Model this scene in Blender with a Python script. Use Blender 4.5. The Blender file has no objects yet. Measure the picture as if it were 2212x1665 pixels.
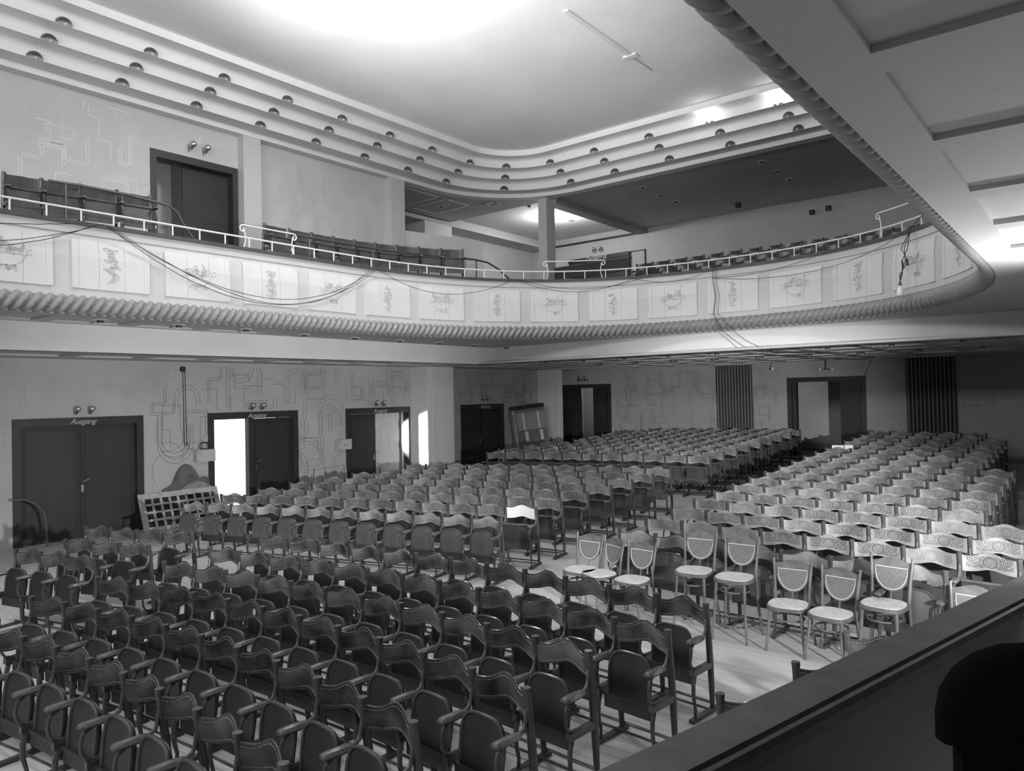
import bpy, bmesh, math, random
from mathutils import Vector, Matrix
R = random.Random(7)
PI = math.pi
SC = bpy.context.scene
COL = SC.collection

# ------------------------------------------------------------------ camera
F_PX = 1598.4
yaw, pitch, roll = math.radians(38.833), math.radians(.71), math.radians(1.07)
fw = Vector((-math.sin(yaw)*math.cos(pitch), math.cos(yaw)*math.cos(pitch), math.sin(pitch)))
r0 = Vector((math.cos(yaw), math.sin(yaw), 0)); u0 = r0.cross(fw)
rt = (r0*math.cos(roll) - u0*math.sin(roll)).normalized(); up = rt.cross(fw)
cd = bpy.data.cameras.new('camera'); cam = bpy.data.objects.new('camera', cd); COL.objects.link(cam)
M = Matrix(((rt.x, up.x, -fw.x, 0), (rt.y, up.y, -fw.y, 0), (rt.z, up.z, -fw.z, 2.7), (0, 0, 0, 1)))
cam.matrix_world = M
cd.sensor_fit = 'HORIZONTAL'; cd.sensor_width = 36; cd.lens = 36*F_PX/2212; cd.clip_start = .05; cd.clip_end = 200
cd.dof.use_dof = True; cd.dof.focus_distance = 9.0; cd.dof.aperture_fstop = 20.0
SC.camera = cam

# ------------------------------------------------------------------ world, lights, exposure
w = bpy.data.worlds.new('world'); SC.world = w; w.use_nodes = True
w.node_tree.nodes['Background'].inputs[0].default_value = (1, 1, 1, 1)
w.node_tree.nodes['Background'].inputs[1].default_value = 1.6
SC.view_settings.view_transform = 'Standard'; SC.view_settings.look = 'None'
SC.view_settings.exposure = 0.13; SC.view_settings.gamma = 1.0; SC.view_settings.use_curve_mapping = False

def light(name, kind, loc, energy, target=None, **kw):
    d = bpy.data.lights.new(name, kind); d.energy = energy
    for k, v in kw.items(): setattr(d, k, v)
    o = bpy.data.objects.new(name, d); COL.objects.link(o); o.location = loc
    if target is not None:
        o.rotation_euler = (Vector(target)-Vector(loc)).to_track_quat('-Z', 'Y').to_euler()
    return o
# unseen fill lights added on the stage side for room and ceiling
light('stage_fill', 'AREA', (-6.5, -5.2, 5.2), 40, (-6.5, 14, 4.0), shape='RECTANGLE', size=11, size_y=5)
light('stage_up_fill', 'AREA', (-6.5, -3.5, 6.2), 640, (-6.5, 9, 9.9), shape='RECTANGLE', size=9, size_y=1)
light('ceiling_fill', 'SPOT', (-6.0, -4.5, 1.5), 12500, (-9.0, 9.0, 9.9), spot_size=math.radians(34), spot_blend=1.0, shadow_soft_size=.4)
# work lamp near the auditorium ceiling, just above the picture
light('ceiling_work_light', 'POINT', (-9.3, 8.2, 9.2), 500, shadow_soft_size=.35)
# flood lights standing on the right hand side of the stalls
light('side_flood', 'SPOT', (2.5, 3.5, 2.3), 1650, (-4.5, 9.0, -.4), spot_size=math.radians(84), spot_blend=.8, shadow_soft_size=.09)
light('side_flood_left', 'SPOT', (2.5, 3.5, 2.35), 3300, (-12.5, 8.2, 2.3), spot_size=math.radians(44), spot_blend=.8, shadow_soft_size=.09)
light('side_flood_rear', 'SPOT', (2.5, 3.5, 2.3), 5800, (-10.4, 23.2, 0.6), spot_size=math.radians(31), spot_blend=1.0, shadow_soft_size=.06)
light('soffit_fill', 'AREA', (.15, 9.0, 3.1), 75, (-.3, 8.2, 4.1), shape='RECTANGLE', size=.3, size_y=.3)  # unseen fill added to brighten the soffit under the right balcony
light('balcony_lamp', 'POINT', (-15.35, 21.75, 8.75), 200, shadow_soft_size=.12)
light('rear_lobby_light', 'POINT', (-14.9, 24.4, 2.9), 24, shadow_soft_size=.2)
light('daylight_gap', 'SPOT', (-17.0, 14.2, 1.6), 1200, (-15.4, 15.07, 1.45), spot_size=math.radians(50), spot_blend=.3, shadow_soft_size=.06)

# ------------------------------------------------------------------ materials
MATS = {}
def mat(name, g, rough=.6, noise=0.0, scale=4.0, bump=0.0, metal=0.0, stretch=None, spec=.5, detail=5, bscale=None):
    if name in MATS: return MATS[name]
    m = bpy.data.materials.new(name); m.use_nodes = True; nt = m.node_tree
    b = nt.nodes['Principled BSDF']; b.inputs['Roughness'].default_value = rough
    b.inputs['Metallic'].default_value = metal; b.inputs['Specular IOR Level'].default_value = spec
    b.inputs['Base Color'].default_value = (g, g, g, 1)
    if noise or bump:
        tc = nt.nodes.new('ShaderNodeTexCoord'); mp = nt.nodes.new('ShaderNodeMapping')
        nt.links.new(tc.outputs['Object'], mp.inputs[0])
        if stretch: mp.inputs['Scale'].default_value = stretch
        n = nt.nodes.new('ShaderNodeTexNoise'); n.inputs['Scale'].default_value = scale; n.inputs['Detail'].default_value = detail
        nt.links.new(mp.outputs[0], n.inputs['Vector'])
        if noise:
            r = nt.nodes.new('ShaderNodeMapRange'); r.inputs[1].default_value = .3; r.inputs[2].default_value = .7
            r.inputs[3].default_value = max(0, g*(1-noise)); r.inputs[4].default_value = g*(1+noise)
            nt.links.new(n.outputs[0], r.inputs[0]); nt.links.new(r.outputs[0], b.inputs['Base Color'])
        if bump:
            bp = nt.nodes.new('ShaderNodeBump'); bp.inputs['Strength'].default_value = bump; bp.inputs['Distance'].default_value = .02
            nt.links.new(n.outputs[0], bp.inputs['Height']); nt.links.new(bp.outputs[0], b.inputs['Normal'])
    MATS[name] = m; return m

M_ceil = mat('ceiling_plaster', .85, .8, .05, .6)
M_cove = mat('cove_plaster', .76, .7, .03, .8)
M_wallup = mat('upper_wall_plaster', .50, .85, .06, 1.2)
M_walllow = mat('lower_wall_plaster', .46, .85, .08, 1.0)
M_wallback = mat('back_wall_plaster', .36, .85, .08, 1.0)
M_beam = mat('beam_plaster', .74, .8, .05, .9)
M_soffit = mat('soffit_plaster', .52, .8, .04, .8)
M_fascia = mat('fascia_paint', .52, .6, .03, 1.5)
M_panel = mat('fascia_panel_paint', .62, .55, .03, 2.0)
M_rope = mat('rope_moulding', .25, .5, .05, 3)
M_ledge = mat('ledge_wood', .06, .6, .2, 3)
M_dwood = mat('dark_door_wood', .022, .55, .15, 2)
M_frame = mat('dark_frame_wood', .03, .5, .15, 2)
M_wire = mat('black_wire', .03, .6)
M_white = mat('white_enamel', .75, .35)
M_metal = mat('bright_metal', .6, .3, metal=.9)
M_dmetal = mat('dark_metal', .12, .4, metal=.6)
M_glass = mat('opal_glass', .8, .15)
M_hall = mat('outer_wall', .45, .9)
M_ink = mat('ornament_line', .45, .8)
M_lineL = mat('wall_line_light', .40, .9)
M_lineD = mat('wall_line_dark', .15, .9)
M_curt = mat('curtain_cloth', .05, .7, .1, 3)
M_letter = mat('sign_letters', .5, .6)
M_quilt = mat('quilted_leather', .60, .45)
M_bulb = mat('clear_bulb', .85, .1)
M_pale = mat('pale_wood', .45, .6, .2, 8)
M_paper = mat('paper', .8, .8)
M_postm = mat('post_wood', .07, .24, .25, 6, stretch=(1, 1, .3))
M_seatd = mat('seat_dark_ply', .03, .5, .35, 5, stretch=(1, 1, .5))
M_seatb = mat('balcony_ply', .06, .28, .3, 4)
M_arm = mat('arm_wood', .10, .4, .25, 9)
M_stud = mat('brass_studs', .5, .35, metal=.5)
M_thon = mat('bentwood', .13, .4, .3, 9)
M_cane = mat('pressed_ply', .16, .6, .15, 40)
M_trim = mat('pale_edge', .6, .6)
M_cushion = mat('pale_seat_top', .55, .7, .15, 14)
M_blackp = mat('black_plush', .004, 1.0, spec=.05)
M_fgwood = mat('box_rail_wood', .045, .6, .35, 9, bump=.15)

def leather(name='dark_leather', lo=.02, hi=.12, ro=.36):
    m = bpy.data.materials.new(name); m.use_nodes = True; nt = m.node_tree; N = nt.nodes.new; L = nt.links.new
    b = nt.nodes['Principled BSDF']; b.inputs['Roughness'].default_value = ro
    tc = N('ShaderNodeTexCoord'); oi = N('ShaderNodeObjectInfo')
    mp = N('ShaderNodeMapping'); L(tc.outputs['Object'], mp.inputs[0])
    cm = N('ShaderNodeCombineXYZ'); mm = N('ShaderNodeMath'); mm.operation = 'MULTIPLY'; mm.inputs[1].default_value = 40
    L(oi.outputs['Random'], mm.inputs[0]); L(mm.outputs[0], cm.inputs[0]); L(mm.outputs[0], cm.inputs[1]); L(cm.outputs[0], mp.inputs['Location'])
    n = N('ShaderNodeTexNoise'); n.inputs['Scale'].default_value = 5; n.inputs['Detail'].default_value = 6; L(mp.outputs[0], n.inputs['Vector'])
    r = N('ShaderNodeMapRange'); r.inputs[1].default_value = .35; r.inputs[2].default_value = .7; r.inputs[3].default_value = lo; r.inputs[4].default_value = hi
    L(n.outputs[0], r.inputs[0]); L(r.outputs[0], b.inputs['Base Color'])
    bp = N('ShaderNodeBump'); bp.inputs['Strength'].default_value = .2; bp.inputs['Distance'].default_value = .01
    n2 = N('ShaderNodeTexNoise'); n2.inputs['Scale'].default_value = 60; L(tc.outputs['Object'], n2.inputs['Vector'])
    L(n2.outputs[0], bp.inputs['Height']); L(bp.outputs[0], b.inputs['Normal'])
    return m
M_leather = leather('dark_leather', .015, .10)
M_leather2 = leather('dark_leather_midlit', .035, .17)  # same leather, lightened for rows that catch some light
M_leather3 = leather('pale_lit_leather', .12, .34, .42)  # same leather, strong light on the front rows put into its colour
M_seat2 = mat('seat_ply_lit', .085, .45, .3, 5, stretch=(1, 1, .5))  # seat ply lightened in colour for the brightly lit front rows

def embossed():
    m = bpy.data.materials.new('embossed_ply'); m.use_nodes = True; nt = m.node_tree; N = nt.nodes.new; L = nt.links.new
    b = nt.nodes['Principled BSDF']; b.inputs['Roughness'].default_value = .45
    def ma(op, a, c=None, d=None):
        x = N('ShaderNodeMath'); x.operation = op
        for i, v in enumerate((a, c, d)):
            if v is None: continue
            if isinstance(v, (int, float)): x.inputs[i].default_value = v
            else: L(v, x.inputs[i])
        return x.outputs[0]
    tc = N('ShaderNodeTexCoord'); sp = N('ShaderNodeSeparateXYZ'); L(tc.outputs['Object'], sp.inputs[0])
    x = ma('ABSOLUTE', ma('SUBTRACT', sp.outputs[0], .272)); z = ma('SUBTRACT', sp.outputs[2], .832)
    r = ma('SQRT', ma('ADD', ma('MULTIPLY', x, x), ma('MULTIPLY', ma('MULTIPLY', z, z), 1.3)))
    def band(v, c, wd): # 1 near c
        return ma('SMOOTHSTEP' if False else 'LESS_THAN', ma('ABSOLUTE', ma('SUBTRACT', v, c)), wd)
    rings = ma('MAXIMUM', band(r, .064, .007), band(r, .046, .004))
    # rosette
    at = ma('ARCTAN2', z, x); ros = ma('MULTIPLY', ma('GREATER_THAN', ma('SINE', ma('MULTIPLY', at, 8)), .2), ma('LESS_THAN', r, .038))
    # scrolls: contour rings round voronoi cells, mirrored left and right
    cmb = N('ShaderNodeCombineXYZ'); L(x, cmb.inputs[0]); L(z, cmb.inputs[1])
    vo = N('ShaderNodeTexVoronoi'); vo.voronoi_dimensions = '2D'; vo.inputs['Scale'].default_value = 13; vo.inputs['Randomness'].default_value = .75; L(cmb.outputs[0], vo.inputs['Vector'])
    sc = ma('GREATER_THAN', ma('SINE', ma('MULTIPLY', vo.outputs['Distance'], 26)), .0)
    mask = ma('MULTIPLY', ma('GREATER_THAN', r, .078), ma('LESS_THAN', x, .215))
    mask = ma('MULTIPLY', mask, ma('LESS_THAN', ma('ABSOLUTE', z), .062))
    pat = ma('MAXIMUM', ma('MAXIMUM', rings, ros), ma('MULTIPLY', sc, mask))
    oi = N('ShaderNodeObjectInfo')
    mp = N('ShaderNodeMapping'); L(tc.outputs['Object'], mp.inputs[0]); cv = N('ShaderNodeCombineXYZ'); L(ma('MULTIPLY', oi.outputs['Random'], 50), cv.inputs[0]); L(cv.outputs[0], mp.inputs['Location']); mp.inputs['Scale'].default_value = (1, 1, .6)
    n = N('ShaderNodeTexNoise'); n.inputs['Scale'].default_value = 5; n.inputs['Detail'].default_value = 6; L(mp.outputs[0], n.inputs['Vector'])
    base = N('ShaderNodeMapRange'); base.inputs[1].default_value = .35; base.inputs[2].default_value = .68; base.inputs[3].default_value = .15; base.inputs[4].default_value = .32; L(n.outputs[0], base.inputs[0])
    # seats of this kind differ: some nearly plain
    pl = N('ShaderNodeMapRange'); L(oi.outputs['Random'], pl.inputs[0]); pl.inputs[1].default_value = 0; pl.inputs[2].default_value = .3; pl.inputs[3].default_value = .3; pl.inputs[4].default_value = .7
    dark = ma('SUBTRACT', 1.0, ma('MULTIPLY', pat, pl.outputs[0]))
    L(ma('MULTIPLY', base.outputs[0], dark), b.inputs['Base Color'])
    bp = N('ShaderNodeBump'); bp.inputs['Strength'].default_value = .35; bp.inputs['Distance'].default_value = .003; bp.invert = True
    L(pat, bp.inputs['Height']); L(bp.outputs[0], b.inputs['Normal'])
    return m
M_emb = embossed()

def plank_mat():
    m = bpy.data.materials.new('floor_boards'); m.use_nodes = True; nt = m.node_tree; N = nt.nodes.new; L = nt.links.new
    b = nt.nodes['Principled BSDF']; b.inputs['Roughness'].default_value = .55
    tc = N('ShaderNodeTexCoord'); oi = N('ShaderNodeObjectInfo'); mp = N('ShaderNodeMapping'); L(tc.outputs['Object'], mp.inputs[0])
    mp.inputs['Scale'].default_value = (.6, 6, 1)
    n = N('ShaderNodeTexNoise'); n.inputs['Scale'].default_value = 2; n.inputs['Detail'].default_value = 6; L(mp.outputs[0], n.inputs['Vector'])
    a = N('ShaderNodeMath'); a.operation = 'MULTIPLY_ADD'; a.inputs[1].default_value = .5; L(oi.outputs['Random'], a.inputs[0]); L(n.outputs[0], a.inputs[2])
    r = N('ShaderNodeMapRange'); r.inputs[1].default_value = .3; r.inputs[2].default_value = 1.2; r.inputs[3].default_value = .44; r.inputs[4].default_value = .60
    L(a.outputs[0], r.inputs[0]); L(r.outputs[0], b.inputs['Base Color'])
    return m
M_plank = plank_mat()
def emit(name, s, col=1.0):
    m = bpy.data.materials.new(name); m.use_nodes = True; b = m.node_tree.nodes['Principled BSDF']
    b.inputs['Base Color'].default_value = (.9, .9, .9, 1); b.inputs['Emission Color'].default_value = (1, 1, 1, 1); b.inputs['Emission Strength'].default_value = s
    return m
M_lit = emit('lit_bulb', 6)

# ------------------------------------------------------------------ mesh helpers
class MB:
    def __init__(s): s.v = []; s.f = []
    def box(s, a, b, rz=0, piv=None):
        x0, y0, z0 = a; x1, y1, z1 = b; i = len(s.v)
        P = [(x0,y0,z0),(x1,y0,z0),(x1,y1,z0),(x0,y1,z0),(x0,y0,z1),(x1,y0,z1),(x1,y1,z1),(x0,y1,z1)]
        if rz:
            c, q = math.cos(rz), math.sin(rz); px, py = piv
            P = [(px+(x-px)*c-(y-py)*q, py+(x-px)*q+(y-py)*c, z) for x, y, z in P]
        s.v += P
        s.f += [(i,i+3,i+2,i+1),(i+4,i+5,i+6,i+7),(i,i+1,i+5,i+4),(i+1,i+2,i+6,i+5),(i+2,i+3,i+7,i+6),(i+3,i,i+4,i+7)]
        return s
    def tube(s, pts, r, n=6, cap=True, closed=False):
        pts = [Vector(p) for p in pts]; m = len(pts); base = len(s.v)
        rr = r if isinstance(r, (list, tuple)) else [r]*m
        prev = None
        for k in range(m):
            if closed: t = pts[(k+1) % m]-pts[k-1]
            else: t = pts[min(k+1, m-1)]-pts[max(k-1, 0)]
            t.normalize()
            if prev is None:
                a = Vector((0, 0, 1)) if abs(t.z) < .9 else Vector((0, 1, 0)); x = a.cross(t).normalized()
            else:
                x = (prev - t*prev.dot(t)); x = x.normalized() if x.length > 1e-6 else prev
            prev = x; y = t.cross(x)
            for j in range(n):
                q = 2*PI*j/n; s.v.append(tuple(pts[k] + (x*math.cos(q)+y*math.sin(q))*rr[k]))
        K = m if closed else m-1
        for k in range(K):
            for j in range(n):
                a = base+k*n+j; b_ = base+k*n+(j+1) % n; k2 = (k+1) % m
                s.f.append((a, b_, base+k2*n+(j+1) % n, base+k2*n+j))
        if cap and not closed:
            s.f.append(tuple(base+j for j in reversed(range(n)))); s.f.append(tuple(base+(m-1)*n+j for j in range(n)))
        return s
    def lathe(s, prof, c=(0, 0, 0), n=12, axis='z', a0=0, a1=2*PI):
        base = len(s.v); full = abs(a1-a0-2*PI) < 1e-6; cols = n if full else n+1
        for r, h in prof:
            for j in range(cols):
                q = a0+(a1-a0)*j/n; p = (r*math.cos(q), r*math.sin(q), h)
                if axis == 'y': p = (p[0], p[2], p[1])
                if axis == 'x': p = (p[2], p[0], p[1])
                s.v.append((c[0]+p[0], c[1]+p[1], c[2]+p[2]))
        for k in range(len(prof)-1):
            for j in range(n):
                a = base+k*cols+j; b_ = base+k*cols+(j+1) % cols
                s.f.append((a, b_, b_+cols, a+cols))
        return s
    def grid(s, P, closed_u=False):   # P[i][j] points
        base = len(s.v); m = len(P); n = len(P[0])
        for row in P: s.v += [tuple(p) for p in row]
        for i in range(m-1 if not closed_u else m):
            for j in range(n-1):
                i2 = (i+1) % m
                s.f.append((base+i*n+j, base+i*n+j+1, base+i2*n+j+1, base+i2*n+j))
        return s
    def prism(s, poly, d, f=lambda x, y, z: (x, y, z)):   # poly 2D, extrude 0..d
        base = len(s.v); n = len(poly)
        for k in (0, 1):
            for x, y in poly: s.v.append(f(x, y, k*d))
        s.f.append(tuple(base+i for i in reversed(range(n)))); s.f.append(tuple(base+n+i for i in range(n)))
        for i in range(n): j = (i+1) % n; s.f.append((base+i, base+j, base+n+j, base+n+i))
        return s
    def mesh(s, name, m, smooth=False):
        me = bpy.data.meshes.new(name); me.from_pydata([tuple(p) for p in s.v], [], s.f)
        bm = bmesh.new(); bm.from_mesh(me); bmesh.ops.recalc_face_normals(bm, faces=bm.faces); bm.to_mesh(me); bm.free()
        me.materials.append(m)
        if smooth:
            me.polygons.foreach_set('use_smooth', [True]*len(me.polygons))
            try: me.set_sharp_from_angle(angle=math.radians(50))
            except Exception: pass
        return me
    def build(s, name, m, parent=None, smooth=False):
        return mk(name, s.mesh(name, m, smooth), parent)
def mk(name, me, parent=None, loc=None):
    o = bpy.data.objects.new(name, me); COL.objects.link(o)
    if parent: o.parent = parent
    if loc: o.location = loc
    return o
def tag(o, label=None, cat=None, group=None, kind=None):
    if label: o['label'] = label
    if cat: o['category'] = cat
    if group: o['group'] = group
    if kind: o['kind'] = kind
    return o
def empty(name, loc=(0, 0, 0), rz=0, label=None, cat=None, group=None):
    o = bpy.data.objects.new(name, None); COL.objects.link(o); o.location = loc; o.rotation_euler = (0, 0, rz); o.empty_display_size = .1
    return tag(o, label, cat, group)
def struct(name, mb, m, smooth=False, parent=None):
    o = mb.build(name, m, parent, smooth)
    if parent is None: o['kind'] = 'structure'
    return o
def sweep(mb, P, Nn, prof):
    mb.grid([[(p[0]+n[0]*o, p[1]+n[1]*o, z) for o, z in prof] for p, n in zip(P, Nn)]); return mb
def arc(cx, cy, r, a0, a1, n): return [(cx+r*math.cos(a0+(a1-a0)*i/n), cy+r*math.sin(a0+(a1-a0)*i/n)) for i in range(n+1)]
ORD = ['zeroth', 'first', 'second', 'third', 'fourth', 'fifth', 'sixth', 'seventh', 'eighth', 'ninth', 'tenth', 'eleventh', 'twelfth', 'thirteenth', 'fourteenth', 'fifteenth', 'sixteenth', 'seventeenth', 'eighteenth', 'nineteenth', 'twentieth']
ORD += ['twenty-'+x for x in ORD[1:10]] + ['thirtieth'] + ['thirty-'+x for x in ORD[1:10]] + ['fortieth'] + ['forty-'+x for x in ORD[1:10]]
def fl(Y): return max(0, (Y-9.2))*.047

# ------------------------------------------------------------------ room shell
XL, YB, ZS, YU = -15.95, 23.2, 3.56, 25.4
YF, XR = -6.2, 3.0
# floor of planks
g = MB(); g.box((-16.9, YF, -.3), (XR+.3, 9.2, -.035))
g.v += [(-16.9, 9.2, -.3), (XR+.3, 9.2, -.3), (XR+.3, YU, -.3), (-16.9, YU, -.3), (-16.9, 9.2, -.035), (XR+.3, 9.2, -.035), (XR+.3, YU, fl(YU)-.035), (-16.9, YU, fl(YU)-.035)]
i = 8; g.f += [(i,i+3,i+2,i+1),(i+4,i+5,i+6,i+7),(i,i+1,i+5,i+4),(i+1,i+2,i+6,i+5),(i+2,i+3,i+7,i+6),(i+3,i,i+4,i+7)]
floor = struct('floor', g, mat('subfloor', .02))
pw = .125
pl_flat = MB().box((-16.85, 0, -.034), (XR+.25, pw-.004, 0)).mesh('plank', M_plank)
y = -.5; cnt = 0
while y < 23.3:
    o = mk('plank', pl_flat, floor, (0, y, fl(y))); 
    if y >= 9.2: o.rotation_euler = (math.atan(.047), 0, 0)
    y += pw; cnt += 1

def wall_with_openings(name, plane, lo, hi, z0, z1, ops, m, thick=.35, axis='x', side=-1):
    mb = MB(); cur = lo
    def add(a, b, za, zb):
        if b-a < 1e-4 or zb-za < 1e-4: return
        if axis == 'x': mb.box((min(plane, plane+side*thick), a, za), (max(plane, plane+side*thick), b, zb))
        else: mb.box((a, min(plane, plane+side*thick), za), (b, max(plane, plane+side*thick), zb))
    for a, b, za, zb in sorted(ops):
        add(cur, a, z0, z1); add(a, b, zb, z1); add(a, b, z0, za); cur = b
    add(cur, hi, z0, z1); return struct(name, mb, m)
D = [(4.9, 7.31), (8.76, 11.15), (12.66, 15.0), (17.2, 19.32)]
wl = wall_with_openings('wall_left', XL, YF, 21.9, -.3, 4.3, [(a, b, -.3, 2.41) for a, b in D], M_walllow)
wl2 = wall_with_openings('wall_left_niche', -16.55, 21.9, 23.4, -.3, 4.3, [], M_walllow)
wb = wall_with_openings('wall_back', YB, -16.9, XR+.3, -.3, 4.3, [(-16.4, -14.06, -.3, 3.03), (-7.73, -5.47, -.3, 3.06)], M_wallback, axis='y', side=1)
wlu = wall_with_openings('wall_left_upper', XL, YF, 14.7, 4.3, 10.2, [(7.53, 9.58, 5.3, 8.16)], M_wallup)
struct('wall_left_alcove', MB().box((-19.4, 14.0, 4.3), (-19.1, YU, 10.2)).box((-19.4, 13.7, 4.3), (-16.3, 14.0, 10.2)), M_wallup)
wbu = wall_with_openings('wall_back_upper', YU, -19.4, XR+.3, -.3, 10.2, [], M_wallup, axis='y', side=1)
struct('wall_right', MB().box((XR, YF, -.3), (XR+.3, YU, 10.2)), M_wallup)
struct('wall_front', MB().box((-18.6, YF-.3, -.3), (XR+.3, YF, 10.2)), M_wallup)
# outer lobby enclosures behind the door openings (closed, except the one that stands open to daylight)
struct('wall_lobby_left', MB().box((-17.6, 3.5, -.3), (-17.5, 8.3, 4.3)).box((-17.6, 11.6, -.3), (-17.5, 23.6, 4.3)).box((-17.6, 8.2, -.3), (-16.3, 8.3, 4.3)).box((-17.6, 11.6, -.3), (-16.3, 11.7, 4.3)).box((-17.6, 3.4, -.3), (-16.3, 3.5, 4.3)), M_hall)
struct('wall_lobby_rear', MB().box((-16.95, 23.3, -.3), (-16.85, YU, 4.45)).box((-17.6, 23.3, -.3), (-16.5, 23.5, 4.45)), M_hall)
struct('ground_outside', MB().box((-30, 2, -.3), (-16.3, 20, -.02)), mat('pale_ground', .8))
struct('wall_piers', MB().box((XL, 15.1, -.1), (-15.3, 16.2, ZS)).box((XL-.6, 21.3, -.1), (-15.3, 21.9, ZS))
       .box((-15.32, 15.12, 0), (-15.28, 15.24, ZS)).box((-15.32, 15.3, 0), (-15.285, 15.34, ZS)).box((-15.32, 21.62, 0), (-15.28, 21.7, ZS)), M_beam)
# left pilasters above the balcony
struct('wall_pilasters', MB().box((XL-.1, 9.6, 4.6), (-15.7, 10.06, 8.94)).box((XL-.1, 14.2, 4.6), (-15.7, 14.72, 8.94)), M_fascia)
struct('column', MB().box((-14.07, 18.98, 4.5), (-13.75, 19.44, 8.94)), M_fascia)

# ------------------------------------------------------------------ auditorium ceiling with stepped cove
CX, CY = -12.6, 15.9; CXR = -.4
P = [(CX, YF)] + [(CX, YF+(CY-YF)*i/4) for i in (1, 2, 3, 4)]; Nn = [(-1, 0)]*5
for i in range(1, 17): a = PI-PI/2*i/16; P.append((CX, CY)); Nn.append((math.cos(a), math.sin(a)))
P += [(CXR, CY)]; Nn += [(0, 1)]
for i in range(1, 17): a = PI/2-PI/2*i/16; P.append((CXR, CY)); Nn.append((math.cos(a), math.sin(a)))
P += [(CXR, YF)]; Nn += [(1, 0)]
prof = [(3.42, 8.94), (3.11, 8.94), (3.11, 9.06), (2.69, 9.06), (2.69, 9.16), (2.685, 9.2), (2.665, 9.245), (2.63, 9.275), (2.58, 9.295), (2.31, 9.30), (2.31, 9.39), (2.305, 9.43), (2.285, 9.47), (2.25, 9.5), (2.2, 9.515),
        (1.93, 9.52), (1.93, 9.62), (1.925, 9.66), (1.905, 9.71), (1.87, 9.74), (1.82, 9.755), (1.53, 9.76), (1.53, 9.93)]
mb = MB(); sweep(mb, P, Nn, prof); 
struct('cornice_cove', mb, M_cove, smooth=True)
struct('ceiling', MB().box((CX-1.6, YF, 9.92), (CXR+1.6, CY+1.6, 10.1)).box((-19.4, YF, 10.1), (XR+.3, YU, 10.3)), M_ceil)
# flat soffit round the corners behind the cove (coffered), up to the back edge at y=19.35
poly = [(-18.5, 14.0), (-18.5, 19.35), (-14.07, 19.35)]
poly += [(CXR+3.4, 19.35), (CXR+3.4, CY)]
poly += list(reversed(arc(CXR, CY, 3.2, 0, PI/2, 12))) + list(reversed(arc(CX, CY, 3.2, PI/2, PI, 12)))
poly = [(-18.25, 14.0), (-18.25, 19.35), (CXR+3.4, 19.35), (CXR+3.4, CY)] + arc(CXR, CY, 3.15, 0, PI/2, 12) + arc(CX, CY, 3.15, PI/2, PI, 12) + [(CX-3.15, 14.72), (-16.4, 14.72), (-16.4, 14.0)]
sof = struct('ceiling_soffit', MB().prism(poly, .3, lambda x, y, z: (x, y, 8.941+z)), M_soffit)
for (x0, x1, y0, y1) in ((-17.8, -16.2, 15.2, 16.7), (-17.8, -16.2, 17.0, 18.1), (-15.75, -15.3, 18.3, 18.75)):
    c = MB().box((x0, y0, 8.925), (x1, y0+.04, 8.945)).box((x0, y1-.04, 8.925), (x1, y1, 8.945)).box((x0, y0, 8.925), (x0+.04, y1, 8.945)).box((x1-.04, y0, 8.925), (x1, y1, 8.945))
    c.build('coffer_moulding', M_cove, sof)
# back ceiling, beam and the bright bay
struct('ceiling_back', MB().box((-13.8, 19.3, 9.0), (XR+.3, YU, 9.2)), M_soffit)
struct('ceiling_bay', MB().box((-18.3, 19.3, 9.12), (-13.8, YU, 9.3)), M_cove)
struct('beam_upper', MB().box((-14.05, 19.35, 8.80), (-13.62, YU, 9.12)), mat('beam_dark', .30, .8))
struct('beam_alcove', MB().box((-19.15, 14.0, 8.77), (-18.2, YU, 8.9)).box((-19.15, 14.0, 8.9), (-18.35, YU, 9.3)), M_soffit)
struct('wall_stair_block', MB().box((-19.15, 18.0, 4.5), (-18.22, 19.35, 8.77)).box((-19.15, 14.0, 4.5), (-19.0, 15.6, 8.3)), M_beam)
struct('cornice_back', MB().box((-18.2, YU-.1, 8.82), (-14.05, YU, 8.88)), M_dwood)
# low partition with rounded corner beside the stair
pp = [(14.7, 4.6), (18.4, 4.6), (18.4, 7.55)] + [(18.1+.3*math.cos(a), 7.45+.3*math.sin(a)) for a in [PI/2*i/6 for i in range(7)]] + [(14.7, 7.55)]
struct('wall_partition', MB().prism(pp, .2, lambda x, y, z: (XL+.05-z, x, y)), M_beam)

# ------------------------------------------------------------------ balcony front path
W_, CXM, NN = 5.47, -6.5, 2.35
path = [(CXM-W_, YF+(9.5-YF)*i/60) for i in range(61)]
for i in range(1, 161):
    t = PI*(1-i/160); c = math.cos(t); q = math.sin(t)
    path.append((CXM+W_*math.copysign(abs(c)**(2/NN), c), 9.5+6.12*abs(q)**(2/NN)))
path += [(CXM+W_, 9.5+(YF-9.5)*i/60) for i in range(1, 61)]
# even resample
S = [0]
for a, b in zip(path, path[1:]): S.append(S[-1]+math.hypot(b[0]-a[0], b[1]-a[1]))
TOT = S[-1]; OFF = 1.2   # arclength offset: path here starts at y=-6.2 instead of -5
import bisect
def pos(s):
    s = min(max(s, 0), TOT-1e-6); k = bisect.bisect_right(S, s)-1; f = (s-S[k])/(S[k+1]-S[k])
    return (path[k][0]+(path[k+1][0]-path[k][0])*f, path[k][1]+(path[k+1][1]-path[k][1])*f)
def nrm(s):
    a, b = pos(s-.15), pos(s+.15); dx, dy = b[0]-a[0], b[1]-a[1]; L = math.hypot(dx, dy); return (dy/L, -dx/L)
def at(s, o, z=0): p, n = pos(s), nrm(s); return (p[0]+n[0]*o, p[1]+n[1]*o, z)
def srange(a, b, st): k = max(1, round((b-a)/st)); return [a+(b-a)*i/k for i in range(k+1)]
ss = srange(0, TOT, .2)
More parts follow.
